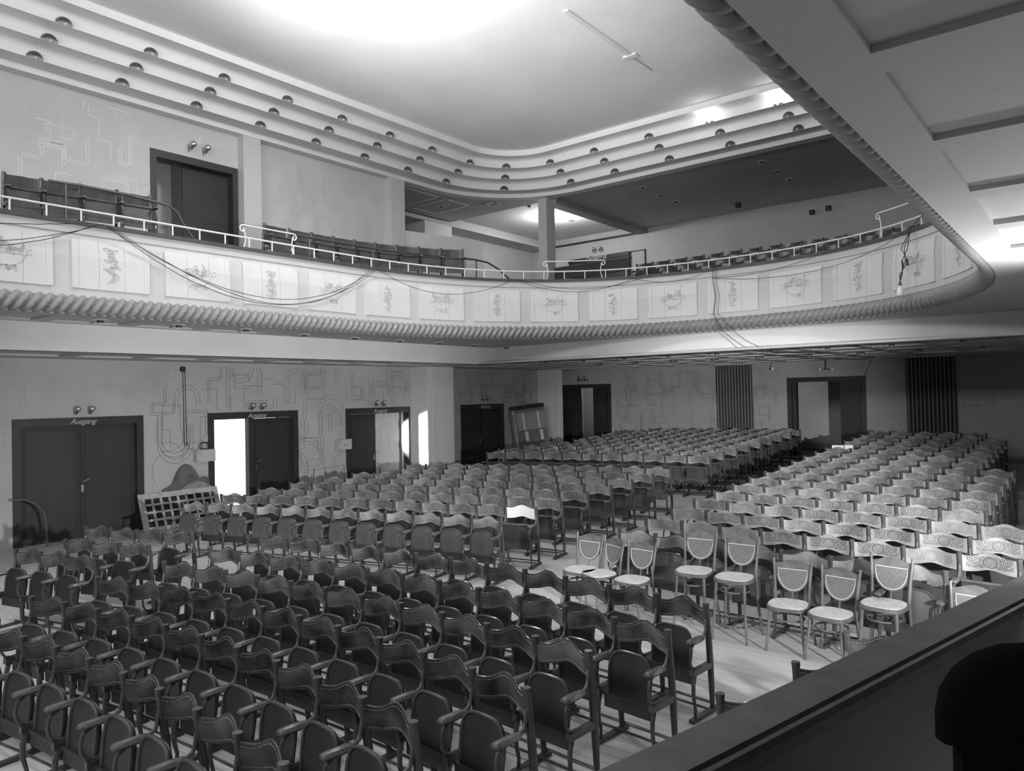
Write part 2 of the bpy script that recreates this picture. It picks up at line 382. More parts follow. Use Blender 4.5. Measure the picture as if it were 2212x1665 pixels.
mb = MB(); sweep(mb, [pos(s) for s in ss], [nrm(s) for s in ss], [(-.02, 4.03), (-.02, 4.9), (-.05, 5.13), (-.07, 5.22), (-.095, 5.225), (-.095, 5.245), (-.07, 5.25), (-.07, 5.38), (-.3, 5.38), (-.3, 4.5)])
front = struct('balcony_front', mb, M_fascia)
mb = MB(); sweep(mb, [pos(s) for s in ss], [nrm(s) for s in ss], [(-.36, 5.38), (-.03, 5.38), (-.03, 5.44), (-.36, 5.44), (-.36, 5.38)]); struct('balcony_ledge', mb, M_ledge)
# twisted rope moulding
mb = MB(); G = []; RR = .15
for s in srange(0, TOT, .145/10):
    ring = []; c = pos(s); n = nrm(s)
    for j in range(25):
        a = 2*PI*j/24
        r = RR*(.60+.42*abs(math.cos(PI*s/.145-a*1.5))**.9)
        ring.append((c[0]+n[0]*(r*math.cos(a)-.02), c[1]+n[1]*(r*math.cos(a)-.02), max(4.165+r*math.sin(a), 4.035 if math.cos(a) < -.25 else 0)))
    G.append(ring)
mb.grid(G); rope = struct('trim_rope', mb, M_rope, smooth=True)

# fascia panels with ornaments
def motif(mb, wide, seed):
    rr = random.Random(seed); out = []
    def leaf(x, y, a, l, wd):
        pts = []
        for k in range(9):
            t = k/8; ww = wd*math.sin(PI*t)
            pts.append((x+math.cos(a)*l*t-math.sin(a)*ww, y+math.sin(a)*l*t+math.cos(a)*ww))
        for k in range(8, -1, -1):
            t = k/8; ww = -wd*math.sin(PI*t)
            pts.append((x+math.cos(a)*l*t-math.sin(a)*ww, y+math.sin(a)*l*t+math.cos(a)*ww))
        out.append(pts)
    def curl(x, y, r, a, d):
        out.append([(x+r*(1-.75*t/14)*math.cos(a+d*t*.42), y+r*(1-.75*t/14)*math.sin(a+d*t*.42)) for t in range(15)])
    if wide:
        out.append([(-.2, .02), (-.16, -.08), (-.08, -.13), (.06, -.13), (.15, -.07), (.2, .02)]); out.append([(-.21, .02), (.21, .02)])
        for k in range(5): curl(-.15+.075*k, .07+.02*(k % 2), .045, rr.random()*6, 1 if k % 2 else -1)
        for k in range(13): leaf(rr.uniform(-.17, .17), rr.uniform(-.02, .12), rr.uniform(.2, 2.9), rr.uniform(.06, .13), .016)
        for k in range(6): leaf(rr.uniform(-.1, .1), -.12, rr.uniform(3.6, 5.8), .08, .014)
        curl(.24, .04, .05, 1, 1); curl(-.24, .0, .05, 2, -1)
    else:
        out.append([(.0, .24), (.03, .14), (-.02, .03), (.03, -.08), (-.01, -.2), (.0, -.25)])
        for k in range(16):
            yy = .22-.028*k; leaf(rr.uniform(-.02, .02), yy, rr.uniform(-.9, .9) if k % 2 else PI+rr.uniform(-.9, .9), rr.uniform(.06, .11), .016)
        for k in range(5): curl(rr.uniform(-.05, .05), .18-.09*k, .04, rr.random()*6, 1 if k % 2 else -1)
    return out
for k in range(-5, 25):
    s0 = OFF+9.35+1.4*k+.13; s1 = s0+1.14
    if s0 < .3 or s1 > TOT-.3: continue
    pan = MB()
    cuts = [s0, s0+(s1-s0)/3, s0+2*(s1-s0)/3, s1]
    zp = [4.42, 4.6, 4.9, 5.05, 5.16]; zo = [-.02, -.02, -.02, -.037, -.055]
    for b in range(3):
        a0, a1 = cuts[b]+(.002 if b else 0), cuts[b+1]-(.002 if b < 2 else 0); st = srange(a0, a1, .1)
        G = []
        for s in st:
            G.append([at(s, o+.018, z) for o, z in zip(zo, zp)])
        pan.grid(G)
        # rim thickness
        pan.grid([[at(s, zo[0], zp[0]), at(s, zo[0]+.018, zp[0])] for s in st]); pan.grid([[at(s, zo[-1], zp[-1]), at(s, zo[-1]+.018, zp[-1])] for s in st])
        for s in (st[0], st[-1]): pan.grid([[at(s, o, z) for o, z in zip(zo, zp)], [at(s, o+.018, z) for o, z in zip(zo, zp)]])
    po = pan.build('panel', M_panel, front)
    # raised side bands
    for a in (s0, s1-.085):
        bd = MB(); st = srange(a, a+.085, .045)
        bd.grid([[at(s, o+.027, z) for o, z in zip(zo, zp)] for s in st]); bd.grid([[at(a, o+.016, z) for o, z in zip(zo, zp)], [at(a, o+.027, z) for o, z in zip(zo, zp)]]); bd.grid([[at(a+.085, o+.016, z) for o, z in zip(zo, zp)], [at(a+.085, o+.027, z) for o, z in zip(zo, zp)]])
        bd.build('panel_band', M_panel, po)
    om = MB(); sm = (s0+s1)/2
    for line in motif(None, k % 2 == 1, 100+k):
        if len(line) < 2: continue
        om.tube([at(sm+x*1.15, (-.02 if y < .1 else -.02-(y-.1)*.14)+.021, 4.80+y*1.15) for x, y in line], .0042, 3, cap=False)
    om.build('ornament', M_ink, po)

# balcony slab + soffits + beams under the balcony
def ring_path(o, a=0, b=None): return [at(s, o)[:2] for s in srange(a, TOT if b is None else b, .4)]
outer = [(XR+.2, YF), (XR+.2, YU), (-19.3, YU), (-19.3, 14.1), (XL-.2, 14.1), (XL-.2, YF)]
struct('floor_balcony', MB().prism(ring_path(-.28) + outer, .16, lambda x, y, z: (x, y, 4.44+z)), M_ledge)
# outer soffit: straight left and right parts are coffered, the rest is flat
bx, by, br = -13.47, 15.8, .42
def coffered(name, x0, x1, ys, inx0, inx1, z, ln, m, parent=None, lampx=None):
    return None
mb = MB()
ZO = 4.02
cof = []
def coffer_strip(mb, x0, x1, cx0, cx1, y0, y1, first, pitch, ln, z):
    ys = []; k = math.floor((y0-first)/pitch)
    yc = first+k*pitch
    while yc < y0: yc += pitch
    mb.box((x0, y0, z), (cx0, y1, z+.04)); mb.box((cx1, y0, z), (x1, y1, z+.04))
    cur = y0
    while yc+ln <= y1:
        mb.box((cx0, cur, z), (cx1, yc, z+.04)); cof.append((cx0, cx1, yc, yc+ln, z+.035)); cur = yc+ln; yc += pitch
    mb.box((cx0, cur, z), (cx1, y1, z+.04))
coffer_strip(mb, bx-.1, -12.02, -13.28, -12.35, YF, 9.0, 4.6-1.33*9, 1.33, 1.08, ZO)
coffer_strip(mb, -.98, br+.1, -.70, .2, YF, 9.0, 3.4-1.35*6, 1.35, 1.12, ZO)
# corner region plates
cs = [s for s in srange(9.0-YF, TOT-(9.0-YF), .3)]
mb.prism([at(s, -.05)[:2] for s in cs] + [(br+.1, 9.0), (br+.1, by+.1), (bx-.1, by+.1), (bx-.1, 9.0)], .04, lambda x, y, z: (x, y, ZO+z))
outsof = struct('ceiling_under_balcony', mb, M_soffit)
for (x0, x1, y0, y1, z) in cof: MB().box((x0-.02, y0-.02, z), (x1+.02, y1+.02, z+.03)).build('coffer_panel', M_soffit, outsof)
struct('beam_balcony', MB().box((bx-.3, YF, ZS), (bx, by+.3, 4.44)).box((bx, by, ZS), (br, by+.3, 4.44)).box((br, YF, ZS), (br+.3, by+.3, 4.44)), M_beam)
# lower soffit
mb = MB(); cof = []
coffer_strip(mb, XL-.1, bx-.2, -15.1, -13.9, YF, 15.3, 5.66-1.33*8, 1.33, 1.07, ZS)
xs0 = -15.6; rowsY = [(16.0, 17.05), (17.3, 18.4), (18.7, 19.85), (20.15, 21.25), (21.5, 22.75)]
mb.box((-18, 15.3, ZS), (XR+.2, 16.0, ZS+.04))
for ri, (a, b) in enumerate(rowsY):
    cur = -18; x = -15.0 if ri else -15.0
    while x+1.0 < XR:
        mb.box((cur, a, ZS), (x, b, ZS+.04)); cof.append((x, x+1.02, a, b, ZS+.035)); cur = x+1.02; x += 1.235
    mb.box((cur, a, ZS), (XR+.2, b, ZS+.04))
    nb = rowsY[ri+1][0] if ri < 4 else 23.4
    mb.box((-18, b, ZS), (XR+.2, nb, ZS+.04))
lows = struct('ceiling_lower', mb, M_soffit)
for (x0, x1, y0, y1, z) in cof: MB().box((x0-.02, y0-.02, z), (x1+.02, y1+.02, z+.03)).build('coffer_panel', M_soffit, lows)

# small ceiling lamps
def spot_lamp(loc, label, group):
    t = empty('ceiling_spot_lamp', loc, 0, label, 'lamp', group)
    MB().lathe([(.11, .0), (.12, -.012), (.085, -.02), (.05, -.012)], n=14).build('rim', M_white, t, True)
    MB().lathe([(.055, -.01), (.06, -.04), (.045, -.055), (0.0, -.055)], n=12).build('shade', M_dmetal, t, True)
    MB().lathe([(0.0, -.078), (.02, -.07), (.022, -.05)], n=8).build('bulb', M_bulb, t, True)
    return t
def dup(root, loc, rz, label, group=None, name=None):
    r = root.copy(); COL.objects.link(r); r.location = loc; r.rotation_euler = (0, 0, rz); r['label'] = label
    if group: r['group'] = group
    for ch in root.children:
        c = ch.copy(); COL.objects.link(c); c.parent = r
        for g2 in ch.children: d = g2.copy(); COL.objects.link(d); d.parent = c
    return r
sl = None
def put_lamp(loc, label, group):
    global sl
    if sl is None: sl = spot_lamp(loc, label, group); return sl
    return dup(sl, loc, 0, label, group)
LY = [5.21+1.315*k for k in range(9)]
for k, yy in enumerate(LY):
    put_lamp((-12.82, yy, ZO+ (.035 if yy < 9 else 0)), 'small spot lamp under left balcony, %s counted from the left picture edge' % ORD[k+1], 'spot lamps under the left balcony')
for ri, yy in ((0, 16.42), (2, 19.28)):
    for k in range(10):
        xx = -12.02+1.235*k
        put_lamp((xx, yy, ZS+.035), 'small spot lamp in %s coffer row under rear balcony, %s from the corner pier' % ('front' if ri == 0 else 'middle', ORD[k+1]), 'spot lamps under the rear balcony')
for i, x in enumerate((-11.0, -7.3)):
    for j, yy in enumerate((20.25, 21.4, 22.5)):
        put_lamp((x, yy, 9.0), 'small spot lamp on rear upper ceiling, %s group, %s from the front' % (('left', 'right')[i], ORD[j+1]), 'spot lamps on the rear ceiling')
put_lamp((-15.2, 20.0, 9.12), 'small spot lamp on the bright bay ceiling left of the column', 'spot lamps on the rear ceiling')
put_lamp((-15.36, 22.7, 9.12), 'small spot lamp on the bright bay ceiling right of the column', 'spot lamps on the rear ceiling')
put_lamp((-16.9, 17.5, 8.94), 'small spot lamp in the coffered soffit above the stair partition', 'spot lamps on the rear ceiling')

# cove lamps : half dome shells on the three ledges
def cove_lamp(loc, rz, label, group, lit=False):
    t = empty('cove_lamp', loc, rz, label, 'lamp', group)   # local -y faces the hall
    mb = MB(); G = []
    for i in range(7):
        a = PI/2*i/6; G.append([(.135*math.cos(a)*math.cos(q), -.135*math.cos(a)*math.sin(q)*1.0, .135*math.sin(a)) for q in [PI*j/12 for j in range(13)]])
    mb.grid(G).build('shade', M_lit if lit else M_dmetal, t, True)
    MB().lathe([(0, .0), (.13, 0), (.135, .008)], n=12, a0=-PI, a1=0).build('rim', M_white, t)
    MB().lathe([(0, -.025), (.022, -.015), (.028, .005), (.015, .02)], (0, -.07, 0), n=8).build('bulb', M_lit if lit else M_bulb, t, True)
    return t
tiers = [(2.69, 9.06, 'lowest'), (2.31, 9.30, 'middle'), (1.93, 9.52, 'uppermost')]
base_lamp = None; lit_lamp = None
for ti, (r, z, nm) in enumerate(tiers):
    gname = 'dome lamps along the %s cove step' % nm
    lst = []
    y0 = 6.68+.11*ti
    for k in range(-3, 7):
        lst.append(((CX-r, y0+1.555*k, z+.004), PI/2, 'left side, %s from the corner' % ORD[7-k]))
    q = math.radians(135)
    lst.append(((CX+r*math.cos(q), CY+r*math.sin(q), z+.004), math.radians(45), 'rounded corner'))
    x0 = (-12.72, -12.83, -12.93)[ti]
    for k in range(8): lst.append(((x0+1.735*k+(.0 if k else .2), CY+r, z+.004), 0, 'back side, %s from the corner' % ORD[k+1]))
    for loc, rz, where in lst:
        lit = ti == 2 and 'back side' in where and (where.split(',')[1].split()[0] in ('fourth', 'fifth'))
        lab = '%sdome lamp on %s cove step, %s' % ('lit ' if lit else 'dark ', nm, where)
        if lit:
            if lit_lamp is None: lit_lamp = cove_lamp(loc, rz, lab, gname, True)
            else: dup(lit_lamp, loc, rz, lab, gname)
            light('cove_lamp_light', 'POINT', (loc[0], loc[1]-.28, loc[2]+.02), 5, shadow_soft_size=.06)
        elif base_lamp is None: base_lamp = cove_lamp(loc, rz, lab, gname)
        else: dup(base_lamp, loc, rz, lab, gname)

# ceiling conduit and hatch
t = empty('ceiling_conduit', (-7.8, 13.3, 9.915), 0, 'thin conduit with small junction plate on the flat ceiling near top edge', 'conduit')
MB().box((-.05, -1.8, -.02), (.06, .75, 0)).build('strip', M_beam, t); MB().box((-.16, .6, -.03), (.14, .75, 0)).build('junction_plate', M_cove, t); MB().box((-.015, .75, -.02), (.015, 1.6, 0)).build('conduit_pipe', M_soffit, t)
# coffers seen on the alcove ceiling etc. done; loudspeaker boxes on rear wall
for i, (x, y, z) in enumerate(((-9.56, 24.2, 8.93), (-7.5, YU-.07, 8.55), (-6.98, YU-.07, 8.6))):
    t = empty('wall_speaker', (x, y, z), 0, 'small dark box on upper rear wall, %s from the left' % ORD[i+1], 'box', 'small boxes on the upper rear wall')
    MB().box((-.075, -.07, -.075), (.075, .07, .075)).build('case', M_dwood, t); MB().box((-.055, -.08, -.055), (.055, -.07, .055)).build('grille', M_wire, t)

# ------------------------------------------------------------------ doors
def plain_handle(parent, x, y, z, ax):
    m = MB()
    if ax == 'x': m.tube([(x, y, z), (x+.05, y, z), (x+.055, y+.11, z+.05)], .009, 6).box((x-.002, y-.025, z-.2), (x+.006, y+.025, z-.06))
    else: m.tube([(x, y, z), (x, y-.05, z), (x+.11, y-.055, z+.04)], .009, 6)
    return m.build('handle', M_metal, parent, True)
def frame_x(n, a, b, top, zf, leafs, text=None):
    """door set in the left wall, opening a..b"""
    t = empty('door_%d' % n, (0, 0, 0)); t['kind'] = 'structure'
    fwd = .14; fw2 = .07 if n == 3 else .14
    MB().box((XL-.2, a, zf), (XL+.03, a+fwd, top)).build('jamb', M_frame, t); MB().box((XL-.2, b-fw2, zf), (XL+.03, b, top)).build('jamb', M_frame, t)
    MB().box((XL-.2, a+fwd, top-.16), (XL+.03, b-fw2, top)).build('lintel', M_frame, t)
    for y0, y1 in leafs:
        lf = MB().box((XL-.13, y0, zf), (XL-.08, y1, top-.17)).build('door_leaf', M_dwood, t)
        MB().box((XL-.08, y0+.1, zf+.15), (XL-.072, y1-.1, top-.27)).build('door_panel', M_frame, lf)
    return t
def sign(parent, y, z, s, loc3=None, rot=None):
    cu = bpy.data.curves.new('lettering', 'FONT'); cu.body = 'Ausgang'; cu.size = s; cu.shear = .42; cu.extrude = .002; cu.align_x = 'CENTER'; cu.space_character = .95
    o = bpy.data.objects.new('lettering', cu); COL.objects.link(o)
    dg = bpy.context.evaluated_depsgraph_get(); me = bpy.data.meshes.new_from_object(o.evaluated_get(dg)); bpy.data.objects.remove(o)
    me.materials.clear(); me.materials.append(M_letter)
    o = mk('lettering', me, parent, loc3 if loc3 else (XL+.034, y, z)); o.rotation_euler = rot if rot else (PI/2, 0, PI/2)
    return o
d1 = frame_x(1, 4.9, 7.31, 2.41, 0, [(5.04, 6.1), (6.105, 7.17)]); plain_handle(d1, XL-.08, 6.14, 1.12, 'x'); sign(d1, 6.12, 2.28, .15)
d2 = frame_x(2, 8.76, 11.15, 2.41, 0, [(9.93, 11.0)]); MB().box((XL-.18, 9.8, 0), (XL-.02, 9.93, 2.25)).build('mullion', M_frame, d2); plain_handle(d2, XL-.08, 10.04, 1.2, 'x'); sign(d2, 9.99, 2.27, .155)
MB().box((XL-1.0, 8.86, 0), (XL-.12, 8.91, 2.24)).build('door_leaf', M_dwood, d2)
d3 = frame_x(3, 12.66, 15.0, 2.41, fl(13.8), [(12.8, 13.76)]); plain_handle(d3, XL-.08, 13.7, 1.15, 'x'); sign(d3, 13.85, 2.27, .155)
# quilted door leaf seen in the opening
G = []
y0, y1, z0, z1 = 13.8, 14.66, fl(13.8), 2.24
for i in range(41):
    row = []
    for j in range(61):
        yy = y0+(y1-y0)*i/40; zz = z0+(z1-z0)*j/60
        u = (yy-y0)/(y1-y0)*4; v = (zz-z0)/(z1-z0)*6.5
        h = min(1, math.hypot(((u+.5*(int(v) % 2)) % 1-.5)*1.0, (v % 1-.5)*.9)*1.6)
        row.append((XL-.14+.055*(h**.6), yy, zz))
    G.append(row)
ql = MB().grid(G).build('quilted_leaf', M_quilt, d3, True)
d4 = frame_x(4, 17.2, 19.32, 2.41, fl(18.2), [(17.34, 18.25), (18.255, 19.18)]); plain_handle(d4, XL-.08, 18.2, 1.33, 'x'); sign(d4, 18.35, 2.28, .15)
# upper door on the side balcony
d5 = empty('door_5'); d5['kind'] = 'structure'
MB().box((XL-.3, 7.53, 5.3), (XL+.03, 7.66, 8.16)).build('jamb', M_frame, d5); MB().box((XL-.3, 9.45, 5.3), (XL+.03, 9.58, 8.16)).build('jamb', M_frame, d5); MB().box((XL-.3, 7.66, 8.0), (XL+.03, 9.45, 8.16)).build('lintel', M_frame, d5)
lf = MB().box((XL-.25, 8.35, 5.3), (XL-.2, 9.45, 8.0)).build('door_leaf', M_dwood, d5)
struct('wall_lobby_upper', MB().box((-17.3, 6.5, 4.6), (-17.2, 10.5, 8.9)).box((-17.3, 6.5, 8.6), (-16.3, 10.5, 8.7)).box((-17.25, 7.2, 6.6), (-17.15, 9.0, 6.66)).box((-17.25, 7.2, 5.9), (-17.15, 9.0, 5.96)), mat('lobby_grey', .4))
# back wall doors
zf = fl(23.2)
d6 = empty('door_6'); d6['kind'] = 'structure'
def jb(x0, x1, z0, z1, nm='jamb', par=None, m=None, y0=YB-.03, y1=YB+.2): return MB().box((x0, y0, z0), (x1, y1, z1)).build(nm, m or M_frame, par)
jb(-16.4, -16.28, zf, 3.03, par=d6); jb(-14.2, -14.06, zf, 3.03, par=d6); jb(-16.28, -14.2, 2.9, 3.03, 'lintel', d6)
lf = jb(-16.28, -15.36, zf, 2.9, 'louvred_leaf', d6, M_dwood, YB+.02, YB+.06)
for z0, z1 in ((2.1, 2.8), (.95, 1.85)):
    for k in range(5): MB().box((-16.15+.17*k, YB-.0, z0), (-16.08+.17*k, YB+.03, z1)).build('louvre_rib', M_frame, lf)
jb(-14.9, -14.2, zf, 2.9, 'door_leaf', d6, M_dwood, YB+.1, YB+.14)
d7 = empty('door_7'); d7['kind'] = 'structure'
jb(-7.73, -7.6, zf, 3.06, par=d7); jb(-5.6, -5.47, zf, 3.06, par=d7); jb(-7.6, -5.6, 2.92, 3.06, 'lintel', d7); jb(-7.6, -7.5, zf, 2.92, 'mullion', d7, y0=YB+.1, y1=YB+.3)
lf = jb(-6.2, -5.6, zf, 2.92, 'door_leaf', d7, M_dwood, YB+.05, YB+.1); MB().tube([(-5.85, YB+.05, 1.95), (-5.85, YB, 1.95)], .03, 8).build('knob', M_wire, lf)
# rear upper door
d8 = empty('door_8'); d8['kind'] = 'structure'
MB().box((-17.22, YU-.1, 5.3), (-14.4, YU-.02, 8.2)).build('door_leaf', M_dwood, d8); MB().box((-17.25, YU-.12, 8.06), (-14.4, YU-.1, 8.2)).build('lintel', M_frame, d8)
sign(d8, 0, 0, .32, (-15.9, YU-.125, 8.1), (PI/2, 0, 0))
w1 = empty('window_1'); w1['kind'] = 'structure'
MB().box((-14.3, YU-.05, 6.8), (-13.76, YU-.01, 8.17)).build('shutter', M_walllow, w1); MB().box((-14.34, YU-.06, 8.15), (-13.72, YU, 8.2)).build('frame', M_frame, w1); MB().box((-14.34, YU-.06, 6.8), (-14.3, YU, 8.2)).build('frame', M_frame, w1); MB().box((-13.76, YU-.06, 6.8), (-13.72, YU, 8.2)).build('frame', M_frame, w1)

# ------------------------------------------------------------------ line drawing decoration on the walls
def deco(name, parent, m, frame, u0, u1, v0, v1, n, seed, wd=.008, holes=(), steps=False):
    rr = random.Random(seed); mb = MB()
    def ok(u, v): return u0 < u < u1 and v0 < v < v1 and not any(a < u < b and c < v < d for a, b, c, d in holes)
    def strip(pts):
        seg = []
        for p in pts+[None]:
            if p and ok(*p): seg.append(p)
            else:
                if len(seg) > 1:
                    for (a, b) in zip(seg, seg[1:]):
                        dx, dy = b[0]-a[0], b[1]-a[1]; L = math.hypot(dx, dy) or 1; nx, ny = -dy/L*wd/2, dx/L*wd/2; i = len(mb.v)
                        mb.v += [frame(a[0]+nx, a[1]+ny), frame(b[0]+nx, b[1]+ny), frame(b[0]-nx, b[1]-ny), frame(a[0]-nx, a[1]-ny)]; mb.f.append((i, i+1, i+2, i+3))
                seg = []
    for k in range(n):
        u, v = rr.uniform(u0, u1), rr.uniform(v0, v1); q = rr.random()
        if q < (.45 if not steps else 1.1):   # stepped polyline
            p = [(u, v)]
            for _ in range(rr.randint(2, 5)):
                a = p[-1]; d = rr.choice([-1, 1])*rr.uniform(.15, .6); b = (a[0]+d, a[1]) if _ % 2 else (a[0], a[1]+d)
                p += [(a[0]+(b[0]-a[0])*i/6, a[1]+(b[1]-a[1])*i/6) for i in range(1, 7)]
            strip(p)
            if rr.random() < .4: strip([(x+.05, y+.05) for x, y in p])
        elif q < .8:  # pipe like arch, doubled
            r = rr.uniform(.12, .4); h = rr.uniform(.2, .7); sgn = rr.choice([-1, 1])
            for rad in (r, r+.09):
                p = [(u-rad, v-sgn*h*i/6) for i in range(6, 0, -1)] + [(u-rad*math.cos(a), v+sgn*rad*math.sin(a)) for a in [PI*i/14 for i in range(15)]] + [(u+rad, v-sgn*h*i/6) for i in range(1, 5)]
                strip(p)
        else:
            r = rr.uniform(.2, .7); a0 = rr.uniform(0, 6); strip([(u+r*math.cos(a0+i*.12), v+r*math.sin(a0+i*.12)) for i in range(rr.randint(8, 22))])
    o = mb.build(name, m, parent); o['kind'] = 'stuff'; return o
hl = [(a, b, 0, 2.42) for a, b in D]
deco('wall_drawing', wl, M_lineD, lambda u, v: (XL+.004, u, v), 7.4, 21.2, .4, 3.5, 150, 3, holes=hl+[(15.0, 16.25, 0, 4)])
deco('wall_drawing', wl, M_lineL, lambda u, v: (XL+.004, u, v), 3.0, 8.4, 1.4, 3.5, 26, 4, .007, holes=hl)
deco('wall_drawing', wb, M_lineD, lambda u, v: (u, YB-.004, v), -14.0, -8.0, .9, 3.5, 60, 5, .008)
deco('wall_drawing', wb, M_lineL, lambda u, v: (u, YB-.004, v), -5.3, -1.2, .9, 3.5, 60, 6, .012, holes=[(-4.4, -3.2, 0, 4)])
mbu = []
deco('wall_drawing', wlu, mat('wall_line_white', .75, .9), lambda u, v: (XL+.004, u, v), 4.6, 9.3, 6.3, 8.8, 22, 11, .012, holes=[(7.5, 9.6, 5, 8.4)], steps=True)
deco('wall_drawing', wlu, mat('wall_line_faint', .42, .9), lambda u, v: (XL+.004, u, v), 10.1, 14.1, 6.3, 8.8, 40, 12, .007)

# ------------------------------------------------------------------ wall lamps
def wall_lamp(label, group):
    t = empty('wall_lamp', (0, 0, 0), 0, label, 'lamp', group)     # local -y points into the hall
    MB().lathe([(.0, -.012), (.05, -.01), (.055, 0)], n=12, axis='y').build('wall_plate', M_metal, t, True)
    MB().tube([(0, 0, 0), (0, -.06, -.02), (0, -.1, 0), (0, -.12, .03)], .012, 6).build('arm', M_metal, t, True)
    m = MB(); G = []
    for i in range(9): a = -PI/2+PI*i/8; G.append([(.06*math.cos(a)*math.cos(q), -.13+.06*math.cos(a)*math.sin(q), .06+.06*math.sin(a)) for q in [2*PI*j/12 for j in range(13)]])
    m.grid(G).build('globe', M_metal, t, True)
    MB().tube([(-.02, -.12, .0), (-.05, -.15, -.05)], [.03, .012], 8).build('socket', M_dmetal, t, True)
    return t
WL = wall_lamp('first', 'g'); first = True
def put_wl(loc, rz, label, s=1.0):
    global first
    if first: o = WL; o.location = loc; o.rotation_euler = (0, 0, rz); o['label'] = label; o['group'] = 'paired wall lamps above the doors'; first = False
    else: o = dup(WL, loc, rz, label, 'paired wall lamps above the doors')
    o.scale = (s, s, s)
for (ya, yb, z, nm, s) in ((6.0, 6.26, 2.52, 'large closed exit door at far left', 1), (9.85, 10.12, 2.5, 'exit door open to daylight', 1), (13.7, 13.95, 2.5, 'exit door with the quilted leaf', 1), (18.18, 18.4, 2.56, 'closed exit door beside the leaning board', 1), (8.43, 8.77, 8.36, 'upper doorway on the side balcony', 1.2)):
    put_wl((XL, ya, z), PI/2, 'small chrome wall lamp above %s, left of the pair' % nm, s); put_wl((XL, yb, z), PI/2, 'small chrome wall lamp above %s, right of the pair' % nm, s)
for (xa, xb, yy, z, nm, s) in ((-15.33, -15.07, YB, 3.2, 'louvred door in the rear wall', 1), (-15.97, -15.67, YU-.02, 8.42, 'exit sign at the rear balcony', 1.2)):
    put_wl((xa, yy, z), 0, 'small wall lamp above %s, left of the pair' % nm, s); put_wl((xb, yy, z), 0, 'small wall lamp above %s, right of the pair' % nm, s)
t = empty('twin_lamp', (-6.54, YB-.12, 3.28), 0, 'twin ring lamp hanging on a short stem above the rear door', 'lamp')
MB().tube([(0, 0, .28), (0, 0, 0)], .015, 6).tube([(-.16, 0, 0), (.16, 0, 0)], .012, 6).build('stem', M_dmetal, t)
for x in (-.17, .17): MB().lathe([(.02, -.03), (.05, -.03), (.055, 0), (.02, .0)], (x, 0, 0), n=12, axis='y').build('lamp_ring', M_white, t, True)
t = empty('pendant_bulb', (-8.1, YB-.25, ZS), 0, 'small bare bulb hanging below soffit left of the rear door', 'lamp')
MB().tube([(0, 0, 0), (.01, 0, -.14)], .006, 5).build('cord', M_wire, t); MB().lathe([(0, -.27), (.035, -.24), (.04, -.21), (.018, -.16), (.015, -.14)], n=10).build('bulb', M_bulb, t, True)

# ------------------------------------------------------------------ curtains
M_cordm = mat('curtain_cord', .3, .4)
def curtain(x0, x1, label, seed):
    t = empty('pleated_curtain', ((x0+x1)/2, YB-.12, .7), 0, label, 'curtain', None); hw = (x1-x0)/2
    G = []; n = 96
    for i in range(n+1):
        u = i/n; x = -hw+2*hw*u; row = []
        for z in (0, .7, 1.4, 2.1, 2.82): row.append((x+.02*(1-z/2.8), -.05*abs(math.sin(u*PI*12))**.8 - (0.1 if u < .0 else 0), z-.05*0))
        G.append(row)
    MB().grid(G).build('cloth', M_curt, t, True)
    for k in range(12):
        x = -hw+2*hw*(k+.5)/12; MB().tube([(x+.02, -.055, 0), (x, -.055, 2.82)], .011, 4).build('cord_trim', M_cordm, t)
    MB().box((-hw-.03, -.09, 2.82), (hw+.03, .08, 2.86)).build('pelmet', M_walllow, t)
curtain(-9.98, -8.79, 'dark pleated curtain left of the rear door', 1); curtain(-4.4, -3.2, 'dark pleated curtain right of the rear door', 2)

# ------------------------------------------------------------------ balcony rails
t = empty('ledge_rail', at(OFF+5, -.2, 5.44), 0, 'thin white pipe rail running along the whole balcony ledge', 'railing')
def rel(o, p): return tuple(Vector(p)-o.location)
MB().tube([rel(t, at(s, -.2, 5.65)) for s in srange(OFF+2, TOT-6, .25)], .017, 6).build('rail', M_white, t, True)
for s in srange(OFF+4, TOT-8, .474): MB().tube([rel(t, at(s, -.2, 5.44)), rel(t, at(s, -.2, 5.66))], .013, 6).build('rail_post', M_white, t)
def curl_rail(s0, s1, ztop, label):
    t = empty('scroll_rail', at((s0+s1)/2, -.22, 5.44), 0, label, 'railing', 'raised scroll rails on the ledge')
    zt = ztop-.02
    MB().tube([rel(t, at(s, -.22, zt)) for s in srange(s0, s1, .2)], .014, 6).build('top_rail', M_white, t, True)
    for s, d in ((s0, -1), (s1, 1)):
        MB().tube([rel(t, at(s+d*.07*math.sin(a)*(1-a/9), -.22, zt-.07+.07*math.cos(a)*(1-a/9))) for a in [i*.45 for i in range(11)]], .013, 6).build('scroll', M_white, t, True)
        MB().tube([rel(t, at(s+d*(.0-.05*math.sin(PI*k/6)), -.22, zt-.04+(5.44-zt+.04)*k/6)) for k in range(7)], .011, 6).build('curved_post', M_white, t, True)
curl_rail(OFF+12.42, OFF+13.5, 5.9, 'white scroll rail on the left ledge before the row of eight')
curl_rail(OFF+19.7, OFF+21.0, 5.92, 'white scroll rail on the ledge right of the column')
curl_rail(OFF+27.15, OFF+28.2, 5.98, 'white scroll rail on the right ledge near the hanging bulb')
def handrail(pts, posts, label):
    t = empty('handrail', (pts[0][0], pts[0][1], 5.38), 0, label, 'railing')
    MB().tube([rel(t, p) for p in pts], .024, 7).build('rail', M_dmetal, t, True)
    for p in posts: MB().tube([rel(t, (p[0], p[1], 4.6)), rel(t, p)], .018, 6).build('rail_post', M_dmetal, t)
